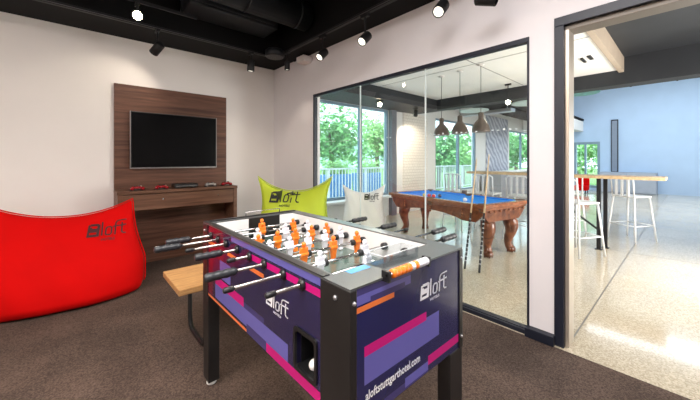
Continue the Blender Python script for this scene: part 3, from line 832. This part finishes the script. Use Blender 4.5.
# inner walls
ZF = .775
iw = MB()
iw.box(IX0 - .01, IY0 - .01, ZF, IX0, IY1 + .01, ZT - .006, 0); iw.box(IX1, IY0 - .01, ZF, IX1 + .01, IY1 + .01, ZT - .006, 0)
iw.box(IX0, IY0 - .01, ZF, IX1, IY0, ZT - .006, 0)
iw.box(IX0, IY1, ZF, .80, IY1 + .01, ZT - .006, 0); iw.box(1.01, IY1, ZF, IX1, IY1 + .01, ZT - .006, 0)
iw.build('inner_wall', in_white, ft)
MB().box(.80, IY1, ZF, 1.01, IY1 + .02, ZT - .006).build('goal', goal_blk, ft)
# corner ramps
rp = MB()
for (sx, xx) in ((1, IX0), (-1, IX1)):
    for (sy, yy) in ((1, IY0), (-1, IY1)):
        b = len(rp.v); rp.v += [(xx, yy, ZF + .03), (xx + sx * .10, yy, ZF + .001), (xx, yy + sy * .10, ZF + .001)]; rp.face((b, b + 1, b + 2))
rp.build('corner_ramp', in_white, ft)
pf = MB(); pf.box(IX0, IY0, ZF - .012, IX1, IY1, ZF, 0)
def strip(x0, y0, x1, y1): pf.box(x0, y0, ZF, x1, y1, ZF + .0006, 1)
ym = (IY0 + IY1) / 2; xm = (IX0 + IX1) / 2
strip(IX0, ym - .003, IX1, ym + .003)
for (ya, s) in ((IY0, 1), (IY1, -1)):
    strip(.72, ya + s * .20 - .003, 1.04, ya + s * .20 + .003); strip(.717, min(ya, ya + s * .2), .723, max(ya, ya + s * .2)); strip(1.037, min(ya, ya + s * .2), 1.043, max(ya, ya + s * .2))
b = len(pf.v); n = 40
for k in range(n):
    a = 2 * PI * k / n
    for r in (.095, .101): pf.v.append((xm + r * math.cos(a), ym + r * math.sin(a), ZF + .0007))
for k in range(n):
    k2 = (k + 1) % n; pf.face((b + 2 * k, b + 2 * k + 1, b + 2 * k2 + 1, b + 2 * k2), 1)
pf.build('playfield', [field_m, field_line], ft)
# corner posts & legs
for (sx, xx) in ((1, X0), (-1, X1)):
    for (sy, yy) in ((1, Y0), (-1, Y1)):
        near = sy == 1
        lenY = .132 if near else .075
        po = MB(); po.box(xx - (.002 if sx == 1 else -.002), yy - sy * .002, ZB - .003, xx + sx * .024, yy + sy * lenY, ZT - .006)
        p_ = po.build('corner_post', post_m, ft, bevel=.002)
        for z in (.55, .86):
            if z == .55 and not near: continue
            MB().lathe([(.0001, -.006), (.006, -.005), (.008, 0)], ((xx - sx * .002) if sx == 1 else xx + .002, yy + sy * lenY * .45, z), 12, axis='x').build('bolt', silver, p_)
            if near: MB().lathe([(.0001, -.006), (.005, -.005), (.006, 0)], (xx + sx * .012, yy - .002, z), 12, axis='y').build('bolt', silver, p_)
        lg = MB(); lx = .092 if near else .060; ly = .055 if near else .085
        lg.box(xx, yy, .028, xx + sx * lx, yy + sy * ly, ZB)
        l_ = lg.build('leg', post_m, ft, bevel=.003)
        MB().lathe([(.022, 0), (.026, .004), (.026, .012), (.010, .016), (.008, .03)], (xx + sx * lx / 2, yy + sy * ly / 2, 0), 18).build('foot', mat('white_foot', (.75, .75, .75), .4), l_)
# ball return cup
br = MB(); hx = .085
br.box(X0 + .022, hole[0], hole[2], X0 + .022 + hx, hole[0] + .004, hole[3]); br.box(X0 + .022, hole[1] - .004, hole[2], X0 + .022 + hx, hole[1], hole[3])
br.box(X0 + .006, hole[0], hole[2], X0 + .022 + hx, hole[1], hole[2] + .004); br.box(X0 + .006, hole[0], hole[3] - .004, X0 + .022 + hx, hole[1], hole[3]); br.box(X0 + .022 + hx, hole[0], hole[2], X0 + .026 + hx, hole[1], hole[3])
cup = br.build('ball_return', black_pl, ft)
fr = MB()
def rrect(a0, a1, b0, b1, r, n=6):
    P = []
    for (cx, cy, s) in ((a1 - r, b1 - r, 0), (a0 + r, b1 - r, 1), (a0 + r, b0 + r, 2), (a1 - r, b0 + r, 3)):
        for k in range(n + 1):
            t_ = PI / 2 * (s + k / n); P.append((cx + r * math.cos(t_), cy + r * math.sin(t_)))
    return P
o_ = rrect(hole[0] - .008, hole[1] + .008, hole[2] - .008, hole[3] + .008, .018); i_ = rrect(hole[0] + .004, hole[1] - .004, hole[2] + .004, hole[3] - .004, .014)
n = len(o_)
for xx in (X0 - .004, X0 + .004):
    for P in (o_, i_): fr.v += [(xx, a, b) for a, b in P]
for k in range(n):
    k2 = (k + 1) % n
    fr.face((k, k2, n + k2, n + k)); fr.face((k, k2, 2 * n + k2, 2 * n + k)); fr.face((n + k, n + k2, 3 * n + k2, 3 * n + k))
fr.build('return_frame', black_pl, cup)
ball = tag(MB().ell((X0 + .030, .822, hole[2] + .004 + .0175), .0175, 20, 12).build('foosball', mat('ball_white', (.85, .85, .83), .35)), 'small white ball resting in the foosball return opening', 'ball')

# rods and players: local player mesh shared
def player_mesh():
    b = MB()
    b.ell((0, 0, .040), (.0095, .0095, .0115), 14, 10)                       # head
    b.lathe([(.006, .026), (.0055, .032)], (0, 0, 0), 12)                    # neck
    b.hexa([(-.012, -.009, -.012), (.012, -.009, -.012), (.012, .009, -.012), (-.012, .009, -.012), (-.015, -.008, .027), (.015, -.008, .027), (.015, .008, .027), (-.015, .008, .027)])
    b.ell((-.014, 0, .012), (.005, .006, .018), 10, 8); b.ell((.014, 0, .012), (.005, .006, .018), 10, 8)
    b.lathe([(.0115, -.016), (.0125, 0), (.0115, .016)], (0, 0, 0), 16, axis='x')     # boss round the rod
    b.hexa([(-.009, -.006, -.046), (.009, -.006, -.046), (.009, .006, -.046), (-.009, .006, -.046), (-.012, -.009, -.010), (.012, -.009, -.010), (.012, .009, -.010), (-.012, .009, -.010)])
    b.hexa([(-.010, -.010, -.062), (.010, -.010, -.062), (.010, .010, -.062), (-.010, .010, -.062), (-.009, -.006, -.044), (.009, -.006, -.044), (.009, .006, -.044), (-.009, .006, -.044)])
    return b
pm = {}
rods = [ # y, handle side, figure Xs, colour, left end, right end
    (.848, 'R', [.86], 'w', .445, 1.40), (.968, 'R', [.72, .965], 'w', .365, 1.50), (1.113, 'L', [.742, .905, 1.055], 'o', .448, 1.45), (1.245, 'R', [.65, .752, .854, .956, 1.058], 'w', .480, 1.385),
    (1.375, 'L', [.66, .762, .864, .966, 1.068], 'o', .490, 1.32), (1.508, 'R', [.72, .885, 1.03], 'w', .395, 1.39), (1.617, 'L', [.80, 1.00], 'o', .388, 1.33), (1.722, 'L', [.85], 'o', .455, 1.30)]
for i, (y, side, figs, c, xl, xr) in enumerate(rods):
    rm = MB(); rm.tube([(xl - .03 if side == 'L' else xl, y, ZR), (xr + .03 if side == 'R' else xr, y, ZR)], .0065, 14)
    rod = rm.build('rod', chrome, ft)
    for xx, s in ((X0, -1), (X1, 1)):
        MB().lathe([(.0065, .012), (.012, .011), (.019, .004), (.019, -.002)] if s == 1 else [(.019, .002), (.019, -.004), (.012, -.011), (.0065, -.012)], (xx, y, ZR), 18, axis='x').build('bushing', black_pl, rod)
    def handle(x0, x1):
        h = MB(); L_ = x1 - x0
        pr = [(.0075, 0), (.0130, .002), (.0150, .008)] + [(.0150 + .0012 * math.sin(k * PI / 2), .012 + (L_ - .024) * k / 12) for k in range(13)] + [(.0150, L_ - .008), (.0125, L_ - .001), (.0001, L_)]
        h.lathe(pr, (x0, y, ZR), 16, axis='x'); return h
    def tip(x, s):
        MB().lathe([(.0075, -.016), (.0095, -.015), (.0095, .012), (.006, .016), (.0001, .017)] if s == 1 else [(.0001, -.017), (.006, -.016), (.0095, -.012), (.0095, .015), (.0075, .016)], (x, y, ZR), 14, axis='x').build('end_cap', rubber, rod)
    if side == 'L': handle(xl - .11, xl).build('handle', grip, rod); tip(xr, 1)
    else: handle(xr, xr + .13).build('handle', grip, rod); tip(xl, -1)
    for k, fx in enumerate(figs):
        if c not in pm:
            pb = player_mesh(); pb.v = [(a * 1.12, b_ * 1.12, c_ * 1.05) for a, b_, c_ in pb.v]
            po = pb.build('player_figure', white_p if c == 'w' else orange_p, None, bevel=.0015)
            pm[c] = po.data; off = po.location.copy(); bpy.data.objects.remove(po); pm[c + 'o'] = off
        p = bpy.data.objects.new('player_figure', pm[c]); COL.objects.link(p); p.parent = rod
        root = ft.location
        p.location = Vector((fx, y, ZR)) + pm[c + 'o'] - root
        md = p.modifiers.new('bevel', 'BEVEL'); md.width = .0015; md.segments = 2; md.limit_method = 'ANGLE'
    for bx, s in ((IX0 + .012, 1), (IX1 - .012, -1)):
        MB().lathe([(.0068, -.012), (.016, -.010), (.017, 0), (.016, .010), (.0068, .012)], (bx, y, ZR), 16, axis='x').build('bumper', rubber, rod)
    for fx in (figs[0], figs[-1]):
        if len(figs) > 1:
            d = .026 if fx == figs[0] else -.026
            MB().lathe([(.0068, -.009), (.0145, -.008), (.0150, 0), (.0145, .008), (.0068, .009)], (fx + d, y, ZR), 16, axis='x').build('bumper', rubber, rod)
# score counter
sc = MB().tube([(.690, .600, .909), (.912, .600, .909)], .004, 10).build('score_counter', chrome, ft)
x = .712
for k in range(10):
    mt = [orange_p, orange_p, orange_p, orange_p, orange_p, white_p, orange_p, white_p, white_p, white_p][k]
    MB().lathe([(.0045, 0), (.0125, .001), (.0135, .003), (.0135, .015), (.0125, .017), (.0045, .018)], (x, .600, .909), 16, axis='x').build('score_bead', mt, sc); x += .0182
for xx in (.696, .902):
    MB().box(xx - .006, .592, .888, xx + .006, .622, .921).build('bracket', black_pl, sc, bevel=.002)
# acrylic tray
tr = thing('acrylic_tray', 'clear acrylic tray standing on the near rim of the foosball table', 'tray', (.83, .70, ZT + .001))
a0, a1, b0, b1, zt = .738, .925, .655, .733, .941
ZTR = ZT; ZT = ZT + .001
MB().box(a0, b0, ZT, a1, b1, ZT + .003).box(a0, b0, ZT + .003, a0 + .003, b1, zt).box(a1 - .003, b0, ZT + .003, a1, b1, zt).box(a0 + .003, b1 - .003, ZT + .003, a1 - .003, b1, zt).box(a0 + .003, b0, ZT + .003, a1 - .003, b0 + .003, zt).build('tray_body', acrylic, tr)
MB().box(a0, b0, zt, a1, b0 + .003, zt + .001).box(a0, b1 - .003, zt, a1, b1, zt + .001).box(a0, b0, zt, a0 + .003, b1, zt + .001).box(a1 - .003, b0, zt, a1, b1, zt + .001).build('tray_edge', mat('acrylic_edge', (.7, .74, .76), .2), tr)
ZT = ZTR
# score wire frame at far end
wf = MB().tube([(.80, 1.835, ZT + .006), (.80, 1.835, ZT + .028), (1.03, 1.835, ZT + .028), (1.03, 1.835, ZT + .006)], .003, 8)
wf_o = wf.build('far_score_wire', chrome, ft)

# ------------------------------------------------------------ pool table (local, long axis = y)
pt = thing('pool_table', 'carved mahogany pool table with blue felt behind the glass partition', 'pool table', (0, 0, 0))
L2, W2, T = .92, .50, .70
rl = MB()
rw = .085
rl.box(-W2, -L2, T - .05, W2, -L2 + rw, T); rl.box(-W2, L2 - rw, T - .05, W2, L2, T); rl.box(-W2, -L2 + rw, T - .05, -W2 + rw, L2 - rw, T); rl.box(W2 - rw, -L2 + rw, T - .05, W2, L2 - rw, T)
rails = rl.build('rail', pool_top, pt, bevel=.01, seg=3)
sg = MB()
for s in (-1, 1):
    for k in range(1, 8):
        if k != 4: sg.lathe([(.006, T), (.006, T + .0012)], (s * (W2 - .028), -L2 + 2 * L2 * k / 8, 0), 8)
    for k in range(1, 4): sg.lathe([(.006, T), (.006, T + .0012)], (-W2 + 2 * W2 * k / 4, s * (L2 - .028), 0), 8)
sg.build('sights', ivory, rails)
MB().box(-W2 + rw - .01, -L2 + rw - .01, T - .06, W2 - rw + .01, L2 - rw + .01, T - .025).build('bed_cloth', felt, pt)
for (x0, y0, x1, y1) in ((-W2 + rw, -L2 + rw + .06, -W2 + rw + .035, -.06), (-W2 + rw, .06, -W2 + rw + .035, L2 - rw - .06), (W2 - rw - .035, -L2 + rw + .06, W2 - rw, -.06), (W2 - rw - .035, .06, W2 - rw, L2 - rw - .06), (-W2 + rw + .06, -L2 + rw, W2 - rw - .06, -L2 + rw + .035), (-W2 + rw + .06, L2 - rw - .035, W2 - rw - .06, L2 - rw)):
    MB().box(x0, y0, T - .025, x1, y1, T - .004).build('cushion', felt, pt, bevel=.006)
pock = mat('pocket_leather', (.10, .045, .02), .6)
for sx in (-1, 1):
    for yy in (-L2 + .075, 0, L2 - .075):
        MB().lathe([(.032, T + .003), (.048, T + .006), (.055, T + .002), (.055, T - .04), (.035, T - .10), (.01, T - .11)], (sx * (W2 - (.075 if yy else .055)), yy, 0), 18).build('pocket', pock, pt)
# moulded aprons with arch
def apron(sx):
    P = [(-L2 + .04, T - .05), (L2 - .04, T - .05), (L2 - .06, T - .14), (L2 - .16, T - .235), (L2 - .36, T - .24)]
    for k in range(1, 16):
        u = k / 16; yy = (L2 - .36) - u * 2 * (L2 - .36); P.append((yy, T - .24 + .065 * math.sin(u * PI) ** .7))
    P += [(-L2 + .36, T - .24), (-L2 + .16, T - .235), (-L2 + .06, T - .14)]
    b = MB(); b.prism(P, sx * (W2 - .05), sx * (W2 - .085), 'x')
    return b
for sx in (-1, 1):
    ap = apron(sx).build('side_apron', pool_wood, pt, bevel=.004)
    MB().box(sx * (W2 - .045) - .012, -L2 + .03, T - .085, sx * (W2 - .045) + .012, L2 - .03, T - .05).build('moulding', pool_top, ap, bevel=.008, seg=3)
    od = MB()
    for yy in (-L2 + .36, L2 - .36, 0):
        for q in range(4): od.ell((sx * (W2 - .048), yy, T - .085 - .035 * q), (.012, .020, .017), 10, 6)
    od.build('carving', pool_top, ap)
for sy in (-1, 1):
    b = MB(); y0, y1 = sy * (L2 - .05), sy * (L2 - .085)
    P = [(-W2 + .04, T - .05), (W2 - .04, T - .05), (W2 - .06, T - .14), (W2 - .17, T - .235), (-W2 + .17, T - .235), (-W2 + .06, T - .14)]
    b.prism(P, y0, y1, 'y'); ap = b.build('end_apron', pool_wood, pt, bevel=.004)
    MB().box(-W2 + .03, sy * (L2 - .045) - .012, T - .085, W2 - .03, sy * (L2 - .045) + .012, T - .05).build('moulding', pool_top, ap, bevel=.008, seg=3)
    od = MB()
    for k in range(9): od.ell((-W2 + .08 + (2 * W2 - .16) * k / 8, sy * (L2 - .036), T - .105), (.022, .010, .014), 10, 6)
    od.build('carving', pool_top, ap)
for sx in (-1, 1):
    for sy in (-1, 1):
        cx, cy = sx * .235, sy * (L2 - .13)
        b = MB()
        pth = [(0, .47), (0, .445), (.012, .40), (.020, .34), (.012, .27), (-.006, .20), (-.014, .14), (-.006, .09), (.010, .055)]
        rr = [.080, .090, .094, .084, .068, .056, .048, .048, .054]
        b.tube([(cx + sx * o, cy + sy * o, z) for o, z in pth], rr, 18)
        lg = b.build('leg', pool_wood, pt)
        f = MB(); fx, fy = cx + sx * .012, cy + sy * .012
        f.ell((fx, fy, .045), (.058, .058, .045), 16, 10)
        for k in range(5):
            a = 2 * PI * k / 5 + .3
            f.tube([(fx + .040 * math.cos(a), fy + .040 * math.sin(a), .078), (fx + .050 * math.cos(a), fy + .050 * math.sin(a), .045), (fx + .050 * math.cos(a), fy + .050 * math.sin(a), .006)], [.012, .013, .007], 8)
        f.build('claw_foot', pool_wood, lg)
        s = MB()
        for k in range(6):
            a = 2 * PI * k / 6; s.ell((cx + sx * .012 + .062 * math.cos(a), cy + sy * .012 + .062 * math.sin(a), .405), (.022, .022, .045), 10, 8)
        s.build('knee_carving', pool_top, lg)
PC = Vector((4.36, 2.48, 0)); PA = math.radians(-11)
pt.location = PC; pt.rotation_euler = (0, 0, PA)
def plw(x, y, z=0): return (PC.x + x * math.cos(PA) - y * math.sin(PA), PC.y + x * math.sin(PA) + y * math.cos(PA), z)
# balls
for (x, y, c, l) in ((-.32, .06, (.70, .02, .03), 'red pool ball nearest the near side pocket'), (-.27, .10, (.85, .82, .76), 'white pool ball lying beside the red ball'), (-.30, .17, (.75, .06, .08), 'red pool ball behind the white ball near the side pocket'), (-.33, .24, (.80, .62, .10), 'yellow pool ball at the left of the small cluster'), (-.20, .05, (.05, .05, .10), 'dark pool ball at the right of the small cluster'), (-.26, -.46, (.85, .83, .78), 'lone white cue ball on blue felt between the cue sticks')):
    px_, py_, _ = plw(x, y)
    tag(MB().ell((px_, py_, T - .025 + .0285), .0285, 18, 12).build('pool_ball', mat('ball_%d' % int(c[0] * 1000 + c[1] * 37 + y * 9), c, .12, coat=.5, noise=(3, .02))), l, 'pool ball')
# chalk
cx_, cy_, _ = plw(W2 - .045, .12)
tag(MB().box(cx_ - .035, cy_ - .03, T, cx_ + .035, cy_ + .03, T + .05).build('chalk_box', mat('brown_box', (.14, .09, .07), .6), bevel=.004), 'small brown box on the far rail of the pool table', 'box')
# cue sticks
def cue(base, top, label):
    b, t_ = Vector(base), Vector(top); d = t_ - b
    r = thing('cue_stick', label, 'cue stick', base, 0, None)
    bt = b + d * .47
    MB().tube([b, b + d * .01, bt], [.010, .0125, .0105], 14).build('butt', black_pl, r)
    wr = MB()
    for k in range(11):
        q = b + d * (.06 + .035 * k); wr.tube([q, q + d * .010], (.0130), 12)
    wr.build('ring', mat('cue_ring', (.34, .34, .34), .4), r)
    MB().tube([bt, b + d * .985], [.0110, .0065], 14).build('shaft', maple, r)
    MB().tube([b + d * .985, t_], [.0068, .006], 12).build('ferrule', ivory, r)
cue((3.345, 1.735, .003), (3.99, 1.90, 1.27), 'cue stick leaning on the pool table, the left one of the two')
cue((3.345, 1.565, .003), (3.925, 1.71, 1.32), 'cue stick leaning on the pool table, the right one nearer its carved corner')

# pendants above the pool table
for i, s in enumerate((.22, -.14, -.50)):
    x, y = 4.387 + .19 * s, 2.474 + .98 * s
    z = 1.645
    t = thing('pendant_lamp', ['bronze dome pendant lamp furthest left of the three over the pool table', 'middle bronze dome pendant lamp over the pool table', 'bronze dome pendant lamp on the right, closest to the cue sticks'][i], 'pendant lamp', (x, y, z), 0, 'pendant lamps over the pool table')
    pr = [(.122, 0), (.124, .012), (.118, .045), (.104, .090), (.080, .135), (.055, .165), (.040, .180), (.037, .20), (.037, .265), (.030, .275), (.0001, .277)]
    sh = MB().lathe(pr, (x, y, z), 32).build('shade', pend_m, t)
    MB().lathe([(.119, .001), (.113, .045), (.099, .088), (.076, .130), (.05, .158), (.0001, .165)], (x, y, z), 32).build('shade_lining', pend_in, sh)
    MB().ell((x, y, z + .06), .035, 16, 10).build('bulb', mat('bulb_glow', (1, .95, .85), .4, emit=((1, .9, .75), 2.5)), t)
    MB().tube([(x, y, z + .277), (x, y, 2.585)], .004, 8).build('cable', black_metal, t)
    MB().lathe([(.045, 2.60), (.045, 2.585), (.01, 2.575)][::-1], (x, y, 0), 18).build('ceiling_rose', crema, t)
# hall spots
spot(4.35, 3.95, 2.38, .05, (1.2, 1.6, 1.6), 'bright spotlight under the dark soffit above the nearest outer window', hot=True, power=12, grp='hall spotlights')
spot(5.55, 4.00, 2.38, .08, (6.3, 4.6, 1.2), 'black spotlight aimed at the pale tiled wall in the hall', power=45, grp='hall spotlights', lit=True, ang=90)
spot(5.75, 2.17, 2.60, .30, (0.3, .0, 1.3), 'bright spotlight glaring through the right part of the glass partition', hot=True, power=12, grp='hall spotlights')
# hall services: ducts, trays, hanging lamps under the far black ceiling
duct([(6.9, -2.5, 2.62), (6.9, 4.5, 2.62)], .13, 'dark round air duct beyond the beam in the hall', m=duct_mat)
duct([(7.8, -2.5, 2.70), (7.8, 4.5, 2.70)], .07, 'thin dark pipe behind the hall duct', 'ceiling_pipe', 'pipe')
duct([(9.3, 3.6, 2.68), (15.8, 3.6, 2.68)], .14, 'dark duct running to the far end of the hall ceiling', m=duct_mat)
tg = MB().box(8.4, 3.1, 2.52, 8.7, 4.5, 2.60); tg.box(8.45, 3.2, 2.60, 8.47, 3.22, 2.90); tg.box(8.45, 4.3, 2.60, 8.47, 4.32, 2.90)
tag(tg.build('cable_tray', silver), 'grey metal cable tray hung under the hall ceiling', 'cable tray')
for i, (x, y) in enumerate(((7.3, 3.55), (7.2, 2.3))):
    r = thing('ceiling_panel_light', ['flat pale teal panel hanging beyond the beam, left of the middle pendant', 'flat pale panel hanging beyond the beam near the window edge'][i], 'panel light', (x, y, 2.45))
    MB().lathe([(.32, 2.44), (.34, 2.45), (.34, 2.47), (.0001, 2.48)], (x, y, 0), 28).build('disc', mat('pale_disc', (.55, .66, .66), .4), r)
    MB().tube([(x, y, 2.48), (x, y, 2.90)], .006, 8).build('rod', black_metal, r)
r = thing('hanging_disc', 'oval teal mosaic disc hanging under the dark beam in the doorway view', 'ceiling disc', (7.35, 1.40, 2.53))
MB().lathe([(.25, 2.53), (.27, 2.54), (.27, 2.56), (.0001, 2.57)], (7.35, 1.40, 0), 28).build('disc', teal_gl, r)
MB().tube([(7.35, 1.40, 2.57), (7.35, 1.40, 2.90)], .006, 8).build('rod', black_metal, r)
r = thing('smoke_detector', 'small flat black fitting on the white ceiling seen through the doorway', 'ceiling fitting', (5.05, .93, 2.60))
MB().box(4.95, .86, 2.585, 5.15, .90, 2.60).box(5.0, .95, 2.58, 5.22, .98, 2.60).build('slots', black_metal, r)

# ------------------------------------------------------------ bar tables and stools
def bar_stool():
    t = thing('bar_stool', 'x', 'bar stool', (0, 0, 0))
    MB().box(-.17, -.17, .675, .17, .17, .70).build('seat', stool_m, t, bevel=.012, seg=3)
    for sx in (-1, 1):
        for sy in (-1, 1):
            MB().tube([(sx * .15, sy * .15, .675), (sx * .205, sy * .205, .0)], [.014, .011], 10).build('leg', stool_m, t)
    f = MB(); z = .25; q = .185
    f.tube([(-q, -q, z), (q, -q, z)], .008, 8).tube([(q, -q, z), (q, q, z)], .008, 8).tube([(q, q, z), (-q, q, z)], .008, 8).tube([(-q, q, z), (-q, -q, z)], .008, 8)
    f.build('footrest', stool_m, t)
    b = MB(); b.tube([(-.155, .16, .69), (-.16, .19, .97), (-.12, .20, 1.0), (.12, .20, 1.0), (.16, .19, .97), (.155, .16, .69)], .011, 10)
    bk = b.build('backrest', stool_m, t)
    for x in (-.085, 0, .085): MB().box(x - .014, .165, .695, x + .014, .195, .995).build('slat', stool_m, bk)
    return t
st0 = bar_stool()
st0.location = (5.06, 1.02, 0); st0.rotation_euler = (0, 0, math.radians(60)); st0['label'] = 'white metal bar stool at the end of the oak bar table seen in the doorway'; st0['group'] = 'white bar stools'
for (x, y, r, l) in ((5.28, 2.86, 85, 'white bar stool behind the pool table, leftmost of the three there'), (5.27, 2.32, 90, 'white bar stool behind the pool table, middle one, seen by the cue sticks'), (5.27, 1.79, 90, 'white bar stool behind the pool table closest to the wall pillar'),
                     (6.40, 1.38, 100, 'white bar stool behind the oak bar table near the black posts'), (6.5, .62, 60, 'white bar stool right of the black table posts in the doorway')):
    dup(st0, (x, y, 0), math.radians(r), l)
def bar_table(x0, x1, y0, y1, zt, posts, label, rz=0, brace=True):
    t = thing('bar_table', label, 'bar table', ((x0 + x1) / 2, (y0 + y1) / 2, 0), 0, None)
    MB().box(x0, y0, zt - .04, x1, y1, zt).build('tabletop', oak_top, t, bevel=.004)
    for (px_, py_) in posts:
        MB().box(px_ - .022, py_ - .022, .01, px_ + .022, py_ + .022, zt - .04).build('leg', black_metal, t)
        MB().box(px_ - .04, py_ - .04, 0, px_ + .04, py_ + .04, .01).build('base_plate', black_metal, t)
    if brace:
        MB().tube([(posts[0][0], posts[0][1], .27), (posts[0][0] - .25, posts[0][1] + .35, .62)], .014, 8).build('brace', black_metal, t)
        MB().box(posts[0][0] - .01, min(p[1] for p in posts), .26, posts[0][0] + .01, max(p[1] for p in posts), .29).build('crossbar', black_metal, t)
    return t
bar_table(5.36, 5.80, .20, 1.42, 1.035, [(5.48, .86), (5.64, .81)], 'high oak bar table on two black posts seen through the doorway')
bar_table(5.56, 6.0, 1.54, 2.85, 1.035, [(5.78, 1.80), (5.78, 2.65)], 'high oak bar table behind the pool table', brace=False)

# things far in the hall
r = thing('armchair', 'low red armchair far in the hall behind the bar stools', 'armchair', (14.2, 2.74, 0))
MB().box(13.95, 2.53, .12, 14.40, 2.95, .30).build('seat', red_fab, r, bevel=.04, seg=4)
MB().box(14.32, 2.53, .28, 14.44, 2.95, .62).build('backrest', red_fab, r, bevel=.04, seg=4)
for a in ((14.0, 2.58), (14.0, 2.9), (14.36, 2.58), (14.36, 2.9)): MB().tube([(a[0], a[1], .13), (a[0], a[1], 0)], .015, 8).build('leg', black_metal, r)
r = thing('cupboard', 'low grey cupboard against the far end wall', 'cupboard', (15.7, 1.9, 0))
MB().box(15.4, .8, 0, 15.98, 2.4, .78).build('body', mat('cupboard_grey', (.30, .34, .42), .6), r, bevel=.01)
MB().box(15.385, .82, .04, 15.4, 1.59, .76).build('door', mat('cupboard_front', (.36, .40, .48), .6), r); MB().box(15.385, 1.61, .04, 15.4, 2.38, .76).build('door', MATS['cupboard_front'], r)
r = thing('wall_board', 'tall narrow dark board on the far end wall at the right edge', 'board', (15.96, 2.03, .75))
MB().box(15.94, 1.90, .75, 16.0, 2.12, 2.85).build('frame', navy_trim, r, bevel=.01)
MB().box(15.93, 1.93, .80, 15.94, 2.09, 2.80).build('panel', mat('board_grey', (.20, .24, .32), .5), r)
r = thing('sideboard', 'grey low cabinet below the far windows behind the pool table', 'cabinet', (9.5, 4.2, 0))
MB().box(9.8, 3.9, 0, 13.6, 4.3, .85).build('body', mat('counter_grey', (.30, .29, .30), .6), r, bevel=.01)
MB().box(9.75, 3.87, .85, 13.65, 4.33, .89).build('worktop', hall_paint, r, bevel=.004)
